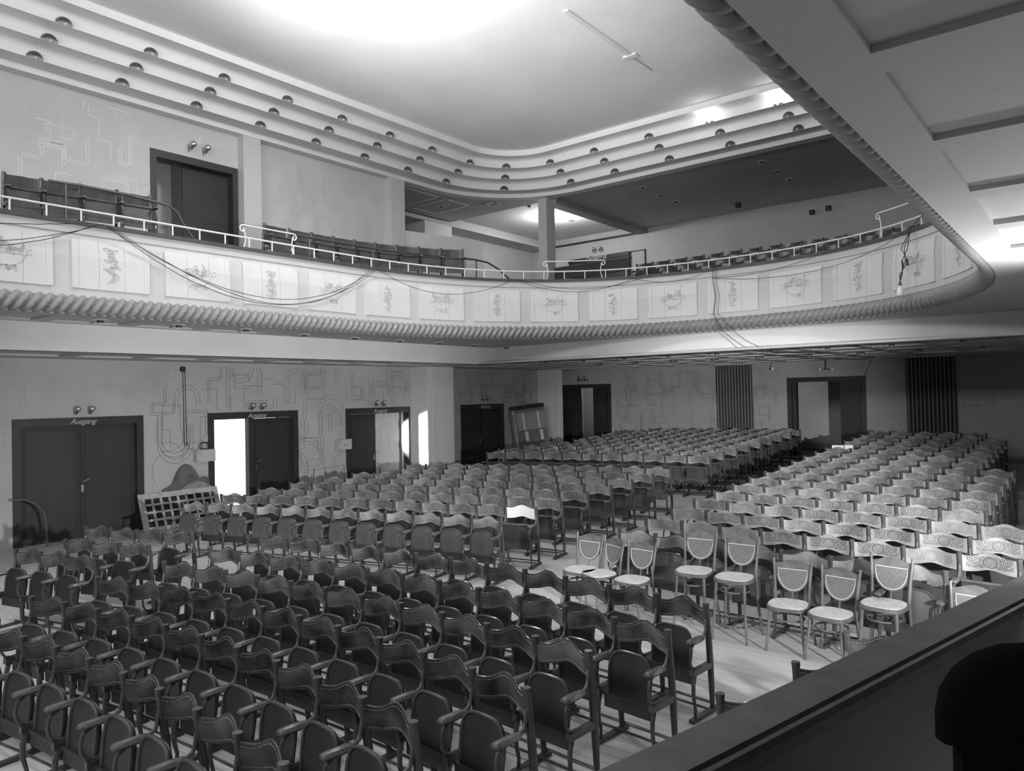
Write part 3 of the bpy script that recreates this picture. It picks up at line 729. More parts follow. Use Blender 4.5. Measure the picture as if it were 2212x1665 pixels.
handrail([(-12.9, 4.5, 6.2), (-12.9, 4.97, 6.22), (-12.9, 5.7, 6.22), (-12.9, 6.4, 6.17), (-12.9, 6.55, 6.08), (-12.9, 6.72, 5.8), (-12.9, 6.95, 5.55)], [(-12.9, 4.75, 6.2), (-12.9, 5.62, 6.2), (-12.9, 6.4, 6.15)], 'dark handrail in front of the leftmost balcony seats')
handrail([(-12.8, 8.9, 6.03), (-12.8, 11.5, 6.05), (-12.6, 13.0, 6.1), (-12.4, 13.95, 6.13), (-12.32, 14.4, 6.1), (-12.2, 14.7, 5.95), (-12.05, 15.05, 5.65), (-11.95, 15.3, 5.55)], [(-12.8, 9.3, 6), (-12.8, 11.0, 6), (-12.65, 12.6, 6), (-12.4, 14.05, 6.1)], 'dark handrail curving down before the row of eight balcony seats')
t = empty('row_barrier', (-10.85, 17.0, 5.2), 0, 'dark sloping barrier board at left end of the rear balcony seats', 'barrier')
MB().box((-1.2, -.03, .7), (1.2, .03, 1.03)).build('board', M_dwood, t); MB().box((-1.2, -.05, 1.0), (1.22, .05, 1.04)).build('top_rail', M_seatb, t); MB().box((-1.2, -.02, -.6), (-1.1, .02, .7)).box((1.1, -.02, -.6), (1.2, .02, .7)).build('support', M_dwood, t)

# ------------------------------------------------------------------ tiers
struct('floor_tier_side', MB().prism([at(q_, -1.05)[:2] for q_ in srange(0, OFF+15.6, .4)] + [(-15.5, 14.65), (XL-.1, 14.65), (XL-.1, YF)], .78, lambda x, y, z: (x, y, 4.6+z)), M_ledge)
mb = MB()
for k in range(1, 6): mb.box((-13.7 if k > 1 else -10.0, 16.35+.78*k, 4.6), (XR, 25.4 if k == 5 else 16.35+.78*(k+1), 4.53+.25*k))
struct('floor_tier_rear', mb, M_ledge)

# ------------------------------------------------------------------ theatre seats
def post_mb(x=0, n=8, r=1.0):
    return MB().tube([(x, .075, 0), (x, .065, .2), (x, .05, .42), (x, .035, .6), (x, 0.012, .8), (x, 0, .895), (x, 0, .905), (x, 0, .92)], [.020*r, .025*r, .029*r, .028*r, .027*r, .027*r, .030*r, .029*r], n)
def post_parts(x, end):
    """parts of one standard"""
    out = [('post', post_mb(x), M_postm, True)]
    out.append(('side_rail', MB().box((x-.022, -.24, .375), (x+.022, .06, .425)), M_postm, False))
    m = MB(); pr = [(-.03, 0), (-.035, .012), (-.02, .03), (.02, .03), (.035, .012), (.03, 0)]
    G = []
    for k, (y, z, sc) in enumerate(((-.06, .65, .5), (-.08, .643, .9), (-.15, .64, 1.1), (-.25, .64, 1.15), (-.275, .642, 1.0), (-.282, .646, .7))): G.append([(x+a*sc, y, z+b*sc) for a, b in pr+[pr[0]]])
    m.grid(G); m.f.append(tuple(range(len(m.v)-7, len(m.v)-1)))
    out.append(('armrest', m, M_arm, True))
    out.append(('arm_bow', MB().tube([(x, .012, .83), (x, -.005, .78), (x, -.012, .72), (x, -.03, .675), (x, -.08, .652)], [.008, .013, .014, .014, .012], 6)
                .tube([(x, -.12, .64), (x, -.2, .635), (x, -.255, .60), (x, -.27, .54), (x, -.262, .48), (x, -.235, .44), (x, -.19, .428), (x, -.1, .426)], .012, 6), M_arm, True))
    out.append(('front_leg', MB().tube([(x, -.2, .38), (x, -.225, .3), (x, -.225, .2), (x, -.2, .1), (x, -.205, .03)], [.02, .02, .017, .014, .015], 6), M_postm, True))
    out.append(('runner', MB().box((x-.022, -.27, 0), (x+.022, .14, .032)), M_postm, False))
    return out
def back_mb(w, kind):
    if kind in ('mid', 'lit_tone'): kind = 'plain'  # these kinds differ only by light put into their colours
    m = MB(); nx, nz = 14, 3; F = []; B = []
    for i in range(nx+1):
        t = i/nx; x = .02+(w-.04)*t; bul = (.078 if kind == 'plain' else .05)*math.sin(PI*t)
        b = math.exp(-((t-.5)/.2)**2); dip = -.008*math.sin(PI*min(1, t/.33)) if t < .33 else (-.008*math.sin(PI*min(1, (1-t)/.33)) if t > .67 else 0)
        if kind == 'plain': zt = .870+.052*b+dip; zb = .728+.034*b+.004
        elif kind == 'emb': zt = .895+.042*b+dip; zb = .722+.034*b
        else: zt = .895+.012*b; zb = .50
        th = .012
        zs = [zb+(zt-zb)*k/nz for k in range(nz+1)]
        F.append([(x, bul-.006-(.008 if 0 < k < nz and kind == 'plain' else 0)+(.9-z)*.1, z) for k, z in enumerate(zs)])
        B.append([(x, bul+.008+(.9-z)*.1, z) for z in zs])
    m.grid(F); m.grid(B)
    m.grid([[F[i][-1], B[i][-1]] for i in range(nx+1)]); m.grid([[F[i][0], B[i][0]] for i in range(nx+1)])
    m.grid([F[0], B[0]]); m.grid([F[-1], B[-1]])
    return m, F
def shared_parts(w, kind0, lod):
    out = []; kind = 'plain' if kind0 in ('mid', 'lit_tone') else kind0
    m, Fg = back_mb(w, kind)
    out.append(('backrest', m, {'plain': {'mid': M_leather2, 'lit_tone': M_leather3}.get(kind0, M_leather), 'emb': M_emb, 'balc': M_seatb}[kind], True))
    if kind == 'plain' and lod == 0:
        p = MB().tube([(q[-1][0], q[-1][1]+.005, q[-1][2]+.004) for q in Fg], .0065, 5); p.tube([(q[0][0], q[0][1]+.005, q[0][2]-.003) for q in Fg], .005, 5)
        out.append(('backrest_piping', p, M_postm, True))
        st = MB()
        L = [[(q[-1][0], q[-1][1]-.004, q[-1][2]-.013) for q in Fg], [(q[0][0], q[0][1]-.004, q[0][2]+.012) for q in Fg]]
        for line in L:
            for a, b in zip(line, line[1:]):
                for f in (.0, .5):
                    x, y, z = [a[k]+(b[k]-a[k])*f for k in range(3)]; i = len(st.v); r = .0032
                    st.v += [(x-r, y, z-r), (x+r, y, z-r), (x+r, y, z+r), (x-r, y, z+r), (x, y-.004, z)]; st.f += [(i, i+1, i+4), (i+1, i+2, i+4), (i+2, i+3, i+4), (i+3, i, i+4)]
        out.append(('studs', st, M_stud, False))
    # folded seat
    def tilt(x, z, o): return (x, -.175+(z-.36)*.12+o, z)
    if kind == 'plain':
        a, b = .055, w-.055; z0, z1 = .36, .725; r = .10
        hw = (b-a)/2; zc = .54
        pl = [(a+.012, z0), (b-.012, z0)] + [((a+b)/2+hw*math.copysign(abs(math.cos(q))**.55, math.cos(q)), zc+(z1-zc)*abs(math.sin(q))**.75) for q in [PI*i/16 for i in range(17)]]
        mp_ = MB(); mp_.prism(pl, .022, lambda x, z, o: tilt(x, z, o)); out.append(('seat', mp_, M_seat2 if kind0 == 'lit_tone' else M_seatd, False))
        rim = MB().tube([tilt(x, z, -.003) for x, z in pl[1:]+[pl[0]]], .011, 6); out.append(('seat_rim', rim, M_postm, True))
    else:
        a, b = .045, w-.045
        mp_ = MB(); mp_.prism([(a, .30), (b, .30), (b, .66), (a, .66)], .02, tilt); out.append(('seat', mp_, M_seatd if kind == 'emb' else M_seatb, False))
        out.append(('seat_roll', MB().tube([tilt(a, .655, -.01), tilt(b, .655, -.01)], .018, 8), M_postm, True))
    out.append(('apron', MB().box((.03, -.2, .37), (w-.03, -.185, .395)).box((.03, -.19, .285), (w-.03, -.172, .385)), M_seatd, False))
    out.append(('foot_bar', MB().tube([(0, .09, .06), (w, .09, .06)], .012, 6).tube([(0, -.02, .05), (w, -.02, .05)], .01, 6), M_postm, True))
    return out
SEATM = {}
def seat_meshes(w, kind, lod):
    key = (w, kind, lod)
    if key in SEATM: return SEATM[key]
    def fin(lst): return [(n, mb_.mesh(n, m_, sm), n == 'studs') for n, mb_, m_, sm in lst]
    sh = shared_parts(w, kind, lod); pa = post_parts(0, False); pe = post_parts(w, True)
    if lod:
        def merge(lst, names, nm, m_):
            q = MB()
            for n, mb_, mm, sm in lst:
                if n in names: i = len(q.v); q.v += mb_.v; q.f += [tuple(a+i for a in f) for f in mb_.f]
            return (nm, q, m_, False)
        keep = [x for x in sh if x[0] in ('backrest', 'seat')]; fr = merge(sh+pa, ('seat_roll', 'seat_rim', 'apron', 'foot_bar', 'side_rail', 'arm_bow', 'front_leg', 'runner'), 'frame', M_postm)
        sh = keep+[fr]; pe = [x for x in pe if x[0] in ('post', 'armrest')] + [merge(pe, ('side_rail', 'arm_bow', 'front_leg', 'runner'), 'end_frame', M_postm)]; pa = [x for x in pa if x[0] in ('post', 'armrest')]
    SEATM[key] = (fin(sh)+fin(pa), fin(pe)); return SEATM[key]
NSEAT = [0]
WHITE = []
def add_seat(Pl, Pr, z, kind, lod, end, label, group, over=None):
    dx, dy = Pr[0]-Pl[0], Pr[1]-Pl[1]; L = math.hypot(dx, dy)
    wn = .49 if L < .515 else .545
    main, pe = seat_meshes(wn, kind, lod)
    r = empty({'plain': 'padded_seat', 'mid': 'padded_seat', 'lit_tone': 'padded_seat', 'emb': 'embossed_seat', 'balc': 'balcony_seat'}[kind], (Pl[0], Pl[1], z), math.atan2(dy, dx), label, 'theatre seat', group)
    for n, me, stf in main + (pe if end else []):
        o = mk(n, me, r)
        if stf: o['kind'] = 'stuff'
        if over and n == 'backrest': o.data = me.copy(); o.data.materials.clear(); o.data.materials.append(over[0]); o['label'] = over[1]
    NSEAT[0] += 1
    return r
def quad_row(a, b, c, xr, n, pitch):
    """post positions from the right hand end leftwards on y=a(x+7)^2+b(x+7)+c"""
    pts = [(xr, a*(xr+7)**2+b*(xr+7)+c)]; x = xr
    for k in range(n):
        sl_ = 2*a*(x-pitch/2+7)+b; x -= pitch/math.sqrt(1+sl_*sl_); pts.append((x, a*(x+7)**2+b*(x+7)+c))
    return pts[::-1]
def put_row(pts, kind, lod, desc, rowname, group, zfun=None, from_right=True, over={}, aisle='aisle'):
    n = len(pts)-1
    for i in range(n):
        k = n-i if from_right else i+1
        lab = '%s, %s from %s, %s' % (desc, ORD[k], aisle, rowname)
        z = zfun(pts[i]) if zfun else fl(.5*(pts[i][1]+pts[i+1][1]))
        add_seat(pts[i], pts[i+1], z, kind, lod, i == n-1, lab, group, over.get(k))
dk = 'dark padded folding seat'; em = 'pale embossed folding seat'
Q = {'A': (.0151, .4101, 6.0325, -9.63, 4, .507), 'B': (0.0, .325, 5.09, -9.35, 3, .475), 'C': (0, .2394, 4.0973, -9.12, 3, .474),
     'X': (-.0289, .1383, 5.7961, -2.65, 12, .507), 'Y': (-.0280, .1397, 4.9676, -2.60, 12, .497), 'Z': (-.0272, .1426, 4.1972, -2.84, 11, .492),
     'W': (-.0333, .1648, 3.4530, -2.80, 11, .485), 'V': (-.0389, .1842, 2.7033, -3.02, 10, .480), 'U': (-.0392, .1852, 1.9801, -3.2, 8, .475),
     'M0': (-.0166, .1932, 8.2333, -6.87, 12, .515), 'M1': (-.0153, .2048, 9.31, -7.06, 12, .530), 'M2': (-.0292, .0713, 9.9812, -7.04, 12, .543), 'M3': (-.0135, .1428, 10.8197, -7.05, 12, .56),
     'M4': (-.0224, .0833, 11.5405, -7.02, 12, .554), 'M5': (-.0281, .0466, 12.2395, -6.99, 12, .549), 'M6': (-.0231, .0837, 13.0221, -6.98, 12, .545), 'M7': (-.0233, .0917, 13.8431, -7.03, 12, .538),
     'N0': (-.0171, .0481, 15.8534, -7.05, 11, .543)}
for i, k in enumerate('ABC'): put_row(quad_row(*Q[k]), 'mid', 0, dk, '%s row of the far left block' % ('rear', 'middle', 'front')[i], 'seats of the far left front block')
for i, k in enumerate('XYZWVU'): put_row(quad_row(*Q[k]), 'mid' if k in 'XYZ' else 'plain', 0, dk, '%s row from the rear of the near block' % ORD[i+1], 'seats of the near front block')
for o_ in list(bpy.data.objects):
    if o_.type == 'EMPTY' and o_.get('label') == dk+', seventh from aisle, fourth row from the rear of the near block':
        o_['label'] = 'dark padded seat with a pale torn spot, seventh from aisle, fourth row of near block'
        q_ = MB(); q_.prism([(.30+.022*math.cos(a), .83+.03*math.sin(a)) for a in [2*PI*i/14 for i in range(14)]], .004, lambda x, z, y: (x, .052+y, z)); sp_ = q_.build('torn_patch', M_pale, o_); sp_['label'] = 'pale torn spot'
put_row(quad_row(*Q['M0']), 'lit_tone', 0, 'padded folding seat coloured as brightly lit', 'front row of the middle block', 'front row of the middle block')  # light on this row is put into leather and ply colour
for i in range(1, 8):
    over = {}
    if i == 1: over = {1: (M_paper, 'white back panel')}
    put_row(quad_row(*Q['M%d' % i]), 'emb', 0 if i < 4 else 1, em, '%s row of the middle block' % ORD[i+1], 'embossed seats of the middle block', over=over)
for i in range(9):
    q = list(Q['N0']); q[2] += .79*i - (.02 if i else 0); n = (11, 11, 11, 11, 10, 10, 10, 9, 8)[i]
    q[4] = n
    if i > 3: q[0] *= .8
    put_row(quad_row(*q), 'emb', 1, em, '%s row of the rear left block' % ORD[i+1], 'embossed seats of the rear left block')
cnt = [8, 8, 8, 7, 7, 7, 7, 7, 7, 6, 6, 6, 6, 6, 6, 5, 5]
for i in range(17):
    Y = 9.38+.785*i; pts = [(-5.15+.5525*j, Y-.0035*j*j) for j in range(cnt[i]+1)]
    put_row(pts, 'emb', 0 if i < 5 else 1, em, '%s row of the right block' % ORD[i+2], 'embossed seats of the right block', from_right=False, aisle='centre aisle')
put_row([(-5.02+.535*j, 8.43-.03*j) for j in range(8)], 'lit_tone', 0, 'padded folding seat coloured as brightly lit', 'front row of the right block', 'front row of the right block', from_right=False, aisle='centre aisle')  # brightened colours stand in for light on this row too
for i, (x, y) in enumerate(((-1.53, 5.73), (-1.63, 4.93), (-1.82, 4.16))):
    put_row([(x+.49*j, y-.03*j) for j in range(3)], 'plain', 0, dk, '%s row from rear beyond the box rail' % ORD[i+1], 'seats half hidden by the box rail', from_right=False, aisle='side aisle')

# balcony seats : side row near the picture edge and the row of eight (they face the hall)
def side_pts(lst): return lst
def facing_row(pts, z, rowname, group, desc='dark plywood balcony seat', rev=False):
    # pts given so that walking along them keeps the hall on the right -> seat x axis along pts, -y towards hall
    n = len(pts)-1
    for i in range(n):
        lab = '%s, %s from left, %s' % (desc, ORD[i+1], rowname)
        add_seat(pts[i], pts[i+1], z if not callable(z) else z(i), 'balc', 1, i == n-1, lab, group)
facing_row([(-13.25, 4.0), (-13.2, 4.5), (-13.1, 5.03), (-13.02, 5.58), (-12.96, 6.14)], 5.38, 'raised side balcony row at the left edge', 'side balcony seats at the left edge')
facing_row([(-13.36, 8.62), (-13.38, 9.22), (-13.36, 9.77), (-13.34, 10.33), (-13.29, 10.88), (-13.2, 11.42), (-13.05, 11.95), (-12.84, 12.46), (-12.58, 12.96), (-12.24, 13.43)], 5.38, 'raised side balcony row past the doorway', 'row of side balcony seats past the doorway')
fr = [at(OFF+8.6+.56*i, -.78)[:2] for i in range(37)]
facing_row(fr, 4.6, 'front row behind the balcony ledge', 'front row behind the balcony ledge')
for k in range(1, 6):
    y = 16.9+.78*k-.3; x0 = -9.9+ (0 if k < 3 else -.5*(k-2)); n = int((1.0-x0)/.56)
    facing_row([(x0+.56*j, y) for j in range(n+1)], 4.55+.25*k, '%s raised row of the rear balcony' % ORD[k], 'raised rows of the rear balcony')

# ------------------------------------------------------------------ bentwood chairs
def bent_chair(h, tall, loc, rz, label, group='bentwood chairs in the aisle'):
    t = empty('bentwood_chair', loc, rz, label, 'chair', group)
    hs = h; ht = hs+.42
    sp = []
    for q in [2*PI*i/28 for i in range(28)]:
        c, s_ = math.cos(q), math.sin(q); e = .62
        x = .205*math.copysign(abs(c)**e, c)*(1.0-.10*(s_ if s_ > 0 else 0)*1.0); y = .2*math.copysign(abs(s_)**e, s_); sp.append((x, y))
    MB().prism(sp, .035, lambda x, y, z: (x, y, hs-.035+z)).build('seat_frame', M_thon, t)
    m = MB(); sp2 = [(x*.93, y*.93) for x, y in sp]; m.prism(sp2, .012, lambda x, y, z: (x, y, hs+z)); m.build('seat_top', M_cushion, t)
    for sx in (-1, 1):
        MB().tube([(sx*.215, .235, 0), (sx*.185, .195, hs*.5), (sx*.17, .18, hs), (sx*.18, .21, hs+.22), (sx*.195, .25, ht)], [.014, .017, .018, .016, .015], 8).build('rear_leg', M_thon, t, True)
        MB().tube([(sx*.19, -.19, 0), (sx*.165, -.16, hs*.55), (sx*.155, -.14, hs-.03)], [.013, .016, .019], 8).build('front_leg', M_thon, t, True)
    # crest and shield panel
    def yb(z): return .185+(z-hs)*.155
    top = [(-.185, ht-.055), (-.13, ht-.045), (-.06, ht-.018), (0, ht-.008), (.06, ht-.018), (.13, ht-.045), (.185, ht-.055)]
    shield = [(.17*math.cos(q), ht-.14+.2*math.sin(q)) for q in [PI+PI*i/14 for i in range(15)]]
    poly = top[::-1] + [(-.183, ht-.12)] + shield[1:-1] + [(.183, ht-.12)]
    MB().prism(poly, .014, lambda x, z, o: (x, yb(z)+o, z)).build('shield_back', M_thon, t)
    sh2 = [(.15*math.cos(q), ht-.105+.215*abs(math.sin(q))**.8*-1) for q in [PI+PI*i/14 for i in range(15)]]
    sb = MB(); sb.prism(sh2, .004, lambda x, z, o: (x, yb(z)-.005+o, z)); pn = sb.build('cane_panel', M_cane, t)
    MB().tube([(x, yb(z)-.006, z) for x, z in sh2], .005, 5, closed=True).build('panel_edge', M_trim, pn, True)
    MB().tube([(0, yb(hs), hs), (0, yb(ht-.28)+.01, ht-.28)], .009, 6).build('back_stay', M_thon, t)
    zr = hs-.14
    MB().tube([(.155*math.cos(q), .155*math.sin(q), zr) for q in [2*PI*i/20 for i in range(20)]], .010, 6, closed=True).build('ring_stretcher', M_thon, t, True)
    if tall: MB().tube([(.2*math.cos(q), .205*math.sin(q), .17) for q in [2*PI*i/24 for i in range(24)]], .011, 6, closed=True).build('foot_ring', M_arm, t, True)
    return t
def chair_at(p, q, h, tall, label):
    """p,q: tops of the back posts (left,right)"""
    dx, dy = q[0]-p[0], q[1]-p[1]; rz = math.atan2(dy, dx); cx, cy = (p[0]+q[0])/2, (p[1]+q[1])/2
    return bent_chair(h, tall, (cx+math.sin(rz)*.25, cy-math.cos(rz)*.25, 0), rz, label)
chair_at((-5.46, 8.13), (-5.11, 8.14), .46, False, 'leftmost low bentwood chair with shield back in the aisle')
chair_at((-5.06, 8.14), (-4.70, 8.0), .46, False, 'bentwood chair turned left, second of the aisle group')
chair_at((-4.66, 8.06), (-4.30, 8.05), .46, False, 'bentwood chair with shield back, third of the aisle group')
chair_at((-3.93, 8.10), (-3.56, 8.14), .66, True, 'tall bentwood chair with foot ring, left of the two tall ones')
chair_at((-3.42, 8.08), (-3.05, 8.09), .66, True, 'tall bentwood chair with foot ring, right of the two tall ones')
chair_at((-2.86, 8.05), (-2.49, 8.09), .46, False, 'low bentwood chair standing right of the tall chairs')
chair_at((-2.35, 8.02), (-1.98, 7.97), .46, False, 'low bentwood chair with half shaded seat, second right of the tall chairs')
chair_at((-1.90, 8.14), (-1.53, 8.10), .60, True, 'high bentwood chair partly hidden by the box rail')
chair_at((-1.18, 7.97), (-.81, 7.93), .46, False, 'bentwood chair at the right picture edge above the rail')
o = bent_chair(.46, False, (-13.15, 15.75, fl(15.75)), .1, 'small bentwood chair standing alone behind the rear left block', 'bentwood chairs in the aisle')

# ------------------------------------------------------------------ things along the left wall
def lattice():
    t = empty('lattice_panel', (-15.5, 7.1, 0), 0, 'pale wooden lattice panel leaning under the wall by the open door', 'panel')
    L, H = 1.75, .78
    def f(u, v, d): return (-.30*v/H+d*.9, u, v*.96+d*.3)   # leans to the wall
    def bar(u0, u1, v0, v1, d0=0, d1=.03, nm='frame_bar', m=M_pale):
        mb = MB(); P8 = [f(u, v, d) for d in (d0, d1) for v in (v0, v1) for u in (u0, u1)]
        mb.v = P8; mb.f = [(0, 1, 3, 2), (4, 6, 7, 5), (0, 4, 5, 1), (2, 3, 7, 6), (0, 2, 6, 4), (1, 5, 7, 3)]; mb.build(nm, m, t)
    bar(0, L, H-.11, H, 0, .04); bar(0, L, 0, .08, 0, .04); bar(0, .12, .08, H-.11, 0, .04); bar(L-.1, L, .08, H-.11, 0, .04)
    for k in range(8): u = .26+.185*k; bar(u, u+.05, .08, H-.11, .0, .018, 'slat')
    for k in range(3): v = .2+.16*k; bar(.12, L-.1, v, v+.045, .018, .03, 'slat')
    bar(.1, L-.08, .06, H-.1, -.03, -.02, 'backing', mat('dark_backing', .02))
lattice()
t = empty('headboard', (-15.8, 8.2, 0), 0, 'dark curved headboard shaped panel leaning on the left wall', 'panel')
pr = [(-.52, 0), (-.52, .80), (-.42, .83), (-.3, .9), (-.2, 1.15), (-.1, 1.27), (0, 1.31), (.1, 1.27), (.2, 1.14), (.3, .97), (.45, .99), (.53, .93), (.56, 0)]
MB().prism(pr, .06, lambda y, z, x: (-.1+x, y, z)).build('board', mat('worn_board', .12, .6, .3, 5), t)
MB().prism([(-.3, .6), (-.25, .78), (-.1, .86), (.1, .92), (.3, .86), (.5, .74), (.55, .6)], .04, lambda y, z, x: (-.03+x, y+.1, z)).build('lower_moulding', mat('worn_board2', .25, .6, .3, 5), t)
for nm, yy, extra in (('pale wall box with coiled cable on top beside the open door', 8.62, True), ('pale wall box left of the quilted door', 12.5, False)):
    t = empty('wall_box', (XL+.1, yy, 1.33), 0, nm, 'box', None)
    MB().box((-.1, -.22, 0), (.08, .22, .27)).build('case', M_pale, t); MB().box((-.09, -.1, .01), (.085, .21, .26)).build('lid', mat('box_lid', .5), t)
    if extra:
        for k in range(3): MB().tube([(0, -.02+.03*k+.1*math.cos(q), .27+.08+.08*math.sin(q)) for q in [2*PI*i/14 for i in range(14)]], .007, 5, closed=True).build('cable_coil', M_wire, t, True)
    else: MB().tube([(.08, -.02, .12), (.1, -.02, .12)], .015, 8).build('knob', M_wire, t)
t = empty('wall_socket_cord', (XL+.03, 8.18, 3.4), 0, 'dark ceiling rose with two long cords hanging down the left wall', 'cord')
MB().lathe([(0, -.03), (.06, -.02), (.065, 0)], n=12, axis='x').box((-.02, -.05, -.05), (.03, .05, .05)).build('rose', M_wire, t, True)
MB().tube([(0, -.0, 0), (0, .01, -.9), (0, .02, -1.72)], .006, 5).tube([(0, .05, 0), (0, .06, -.9), (0, .07, -1.5), (0, .075, -1.6)], .006, 5).tube([(0, .075+.015*math.cos(q), -1.65+.045*math.sin(q)) for q in [2*PI*i/10 for i in range(10)]], .005, 5, closed=True).build('cords', M_wire, t)
t = empty('bent_rail', (-15.6, 5.1, 0), 0, 'bent pipe rail at the far left picture edge before the exit door', 'railing')
MB().tube([(0, -.3, .95), (0, -.1, .93), (0, .08, .83), (0, .2, .65), (0, .24, .4), (0, .25, 0)], .025, 7).build('rail', M_dmetal, t, True)
t = empty('leaning_board', (-15.62, 19.6, fl(19.6)), 0, 'pale display board with crossed battens leaning near the corner pier', 'board')
MB().box((0, 0, 0), (1.3, .06, 1.8)).build('board', mat('board_grey', .20, .7, .15, 3), t)
MB().box((0, -.01, 1.66), (1.3, 0, 1.8)).build('top_strip', M_frame, t); MB().box((.08, -.02, .1), (.15, 0, 1.66)).build('edge_strip', M_pale, t)
MB().box((.2, -.012, .95), (1.28, 0, 1.55)).build('pale_sheet', mat('sheet_grey', .36, .8), t); MB().box((.2, -.01, .3), (1.28, -.002, .93)).build('grey_sheet', mat('sheet_dark', .2, .8), t)
for x in (.42, .98): MB().box((x, -.03, .95), (x+.06, -.012, 1.55)).build('batten', M_paper, t); MB().box((x+.02, -.025, .55), (x+.13, -.01, .9)).build('label_sheet', M_paper, t)
t.rotation_euler = (math.radians(-5), math.radians(-6), math.radians(62))
t = empty('folding_frame', (-15.4, 12.0, fl(12.0)), 0, 'light folded frame leaning between the open door and quilted door', 'frame')
MB().tube([(-.3, -.55, .0), (-.35, -.45, .78)], .014, 5).tube([(-.3, .55, 0), (-.35, .48, .78)], .014, 5).tube([(-.35, -.45, .74), (-.35, .48, .78)], .014, 5).build('bars', M_pale, t)
t = empty('loose_sheets', (-5.1, 18.17, fl(18.17)+.86), .1, 'two pale sheets lying over a seat back by the centre aisle', 'paper')
MB().box((.05, -.03, .0), (.3, -.02, .1)).box((.32, -.03, .0), (.5, -.02, .11)).build('sheet', M_paper, t)

# ------------------------------------------------------------------ cables on the fascia
def catenary(s0, s1, z0, z1, sag, o=.06, n=24, jit=0, seed=0):
    rr = random.Random(seed); out = []
    for i in range(n+1):
        t_ = i/n; out.append(at(s0+(s1-s0)*t_, o+.0, z0+(z1-z0)*t_-sag*4*t_*(1-t_)*(1+jit*(t_-.5))+rr.uniform(-.004, .004)))
    return out
def cable(label, runs, r=.005, nm='cable'):
    t = empty(nm, runs[0][0], 0, label, 'cable')
    for run in runs: MB().tube([rel(t, p) for p in run], r, 4).build('strand', M_wire, t)
    return t
cable('black cables sagging deep across the left fascia panels', [catenary(OFF+9.9, OFF+15.3, 5.42, 5.4, .86, jit=.3, seed=1), catenary(OFF+10.0, OFF+15.2, 5.4, 5.4, .93, jit=.5, seed=2), catenary(OFF+9.95, OFF+15.4, 5.42, 5.42, .98, .05, jit=.1, seed=3)])
cable('pair of cables falling leftwards from the ledge to the picture edge', [catenary(OFF+7.6, OFF+9.9, 4.85, 5.42, .12, seed=4), catenary(OFF+7.6, OFF+9.8, 4.8, 5.4, .16, seed=5), catenary(OFF+7.6, OFF+9.7, 5.1, 5.4, .03, seed=6)])
cable('black cable sagging on the fascia left of the column', [catenary(OFF+15.3, OFF+18.9, 5.42, 5.42, .42, seed=7)])
cable('black cables sagging on the fascia below the column', [catenary(OFF+18.9, OFF+21.9, 5.42, 5.42, .30, seed=8), catenary(OFF+19.0, OFF+22.2, 5.42, 5.42, .24, seed=9)])
cable('black cable sagging right of the column', [catenary(OFF+21.6, OFF+23.7, 5.42, 5.42, .2, seed=10), catenary(OFF+23.6, OFF+26.3, 5.2, 5.42, .1, seed=11), catenary(OFF+23.6, OFF+28.2, 5.2, 5.42, .25, seed=12)])
def drop(s0, dz, seed):
    a = at(s0, .05, 5.42); b = at(s0+.05+dz*.1, .17, 4.3); c = at(s0+.12+dz*.3, .12, 3.98)
    return [a, at(s0-.01, .04, 5.1), at(s0+.03+.03*dz, .04, 4.8), at(s0+.04*dz, .09, 4.4), b, at(s0+.1+.2*dz, .17, 4.12), c, (c[0]+.12, by-.02, 3.8), (c[0]+.3+.15*dz, by-.02, 3.62), (c[0]+.65, by+.3, ZS-.02), (c[0]+1.0, by+1.2, ZS-.03), (c[0]+1.25+.2*dz, by+2.2, ZS-.02)]
cable('black cables dropping over the rope moulding to the lower soffit', [drop(OFF+23.65, 0, 1), drop(OFF+23.7, 1, 2), drop(OFF+23.62, .5, 3)])
cable('thin cable running along the lower soffit to the rear door corner', [[(-6.4, 17.6, ZS-.02), (-5.9, 19.5, ZS-.03), (-5.8, 21.5, ZS-.04), (-5.5, 22.9, ZS-.03), (-5.3, YB-.02, 3.5), (-5.5, YB-.02, 3.07)]], .008)
s_ = OFF+28.2; a = at(s_, -.2, 5.66); b = (-2.72, 13.98, 4.5)
t = empty('hanging_bulb', b, 0, 'bare bulb hanging on twisted black wires before the right fascia', 'lamp')
e1 = at(s_, .02, 5.42)
for k, dz in enumerate((0, .05, -.05)):
    MB().tube([rel(t, a), rel(t, e1), tuple(Vector((.08+dz, -.02, .55))), (.09-dz, 0, .35), (.02+dz*.4, 0, .12), (0, 0, 0)], .007, 5).build('wire', M_wire, t, True)
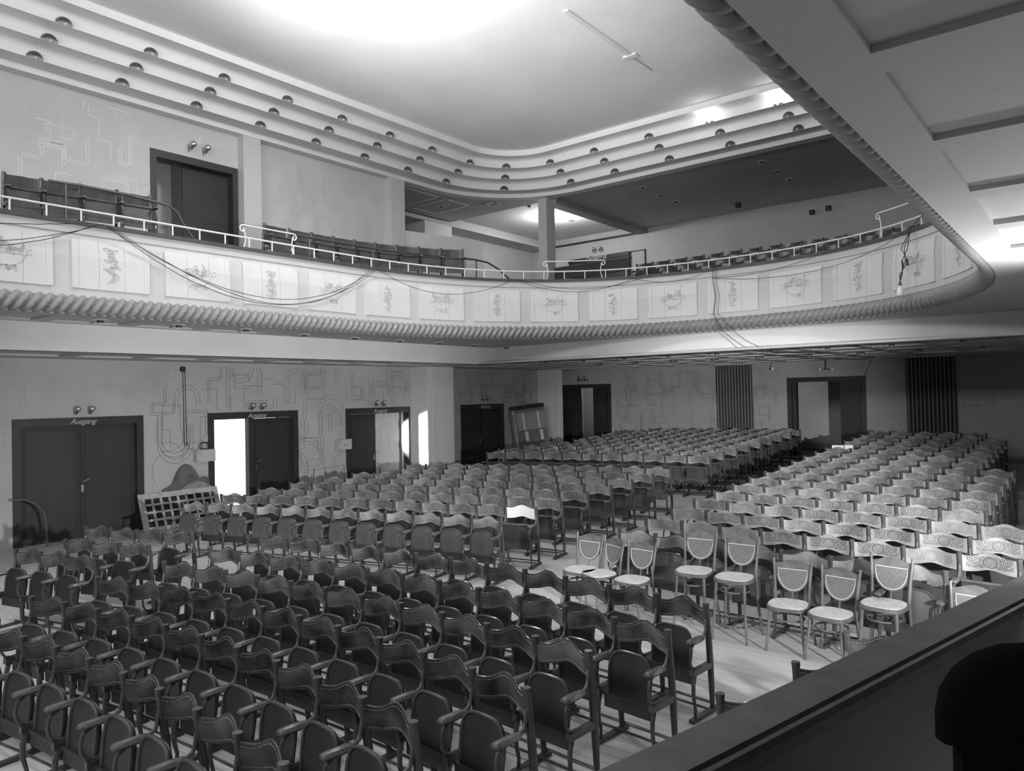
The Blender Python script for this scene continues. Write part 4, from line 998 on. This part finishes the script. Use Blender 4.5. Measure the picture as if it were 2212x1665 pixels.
MB().tube([(.1, 0, .38), (.13, 0, .26)], .016, 6).tube([(.04, 0, .36), (.05, 0, .24)], .014, 6).build('clip', M_wire, t)
MB().lathe([(.02, .0), (.026, -.02), (.026, -.06), (.02, -.07)], n=10).build('socket', M_dmetal, t, True)
MB().lathe([(.02, -.06), (.03, -.09), (.055, -.15), (.06, -.19), (.045, -.235), (0, -.25)], n=14).build('bulb', M_bulb, t, True)

# ------------------------------------------------------------------ box rail in the foreground
ang = math.atan2(.974, .225)
t = empty('box_rail', (-.785, 1.66, 1.9), ang, 'dark scuffed wooden box rail crossing the lower right corner', 'railing')   # local x along the rail, hall on the left (+y)
L0, L1 = -1.4, 3.2
pr = [(0, -.035), (.006, -.008), (0, 0), (-.125, .004), (-.13, .014), (-.14, .014), (-.145, .004), (-.152, .004), (-.157, .012), (-.168, .01), (-.175, -.005), (-.175, -.035)]
mb = MB(); mb.grid([[(x, y, z) for y, z in pr] for x in [L0+(L1-L0)*i/30 for i in range(31)]]); mb.grid([[(x, 0, -.035), (x, -.175, -.035)] for x in (L0, L1)])
mb.build('rail_top', M_fgwood, t)
MB().box((L0, -.11, -1.9), (L1, -.06, -.035)).build('rail_panel', M_dwood, t)
t = empty('armchair_back', (.05, 2.03, 1.09), math.radians(20), 'black rounded chair back standing behind the box rail', 'chair')
G = []
pl = [(-.34, 0), (.34, 0), (.34, .8)] + [(.2+.14*math.cos(q), .86+.13*math.sin(q)) for q in [PI/2*i/5 for i in range(6)]] + [(-.2-.14*math.cos(q), .86+.13*math.sin(q)) for q in [PI/2*i/5 for i in range(5, -1, -1)]] + [(-.34, .8)]
MB().prism(pl, .1, lambda x, z, y: (x, y, z)).build('back_cushion', M_blackp, t, True)
MB().tube([(x, .05, z) for x, z in pl[2:]], .045, 8).build('back_roll', M_blackp, t, True)
MB().box((-.3, -.05, -1.1), (-.25, 0, 0)).box((.25, -.05, -1.1), (.3, 0, 0)).build('rear_leg', M_blackp, t)
print('seats', NSEAT[0], 'objects', len(bpy.data.objects))
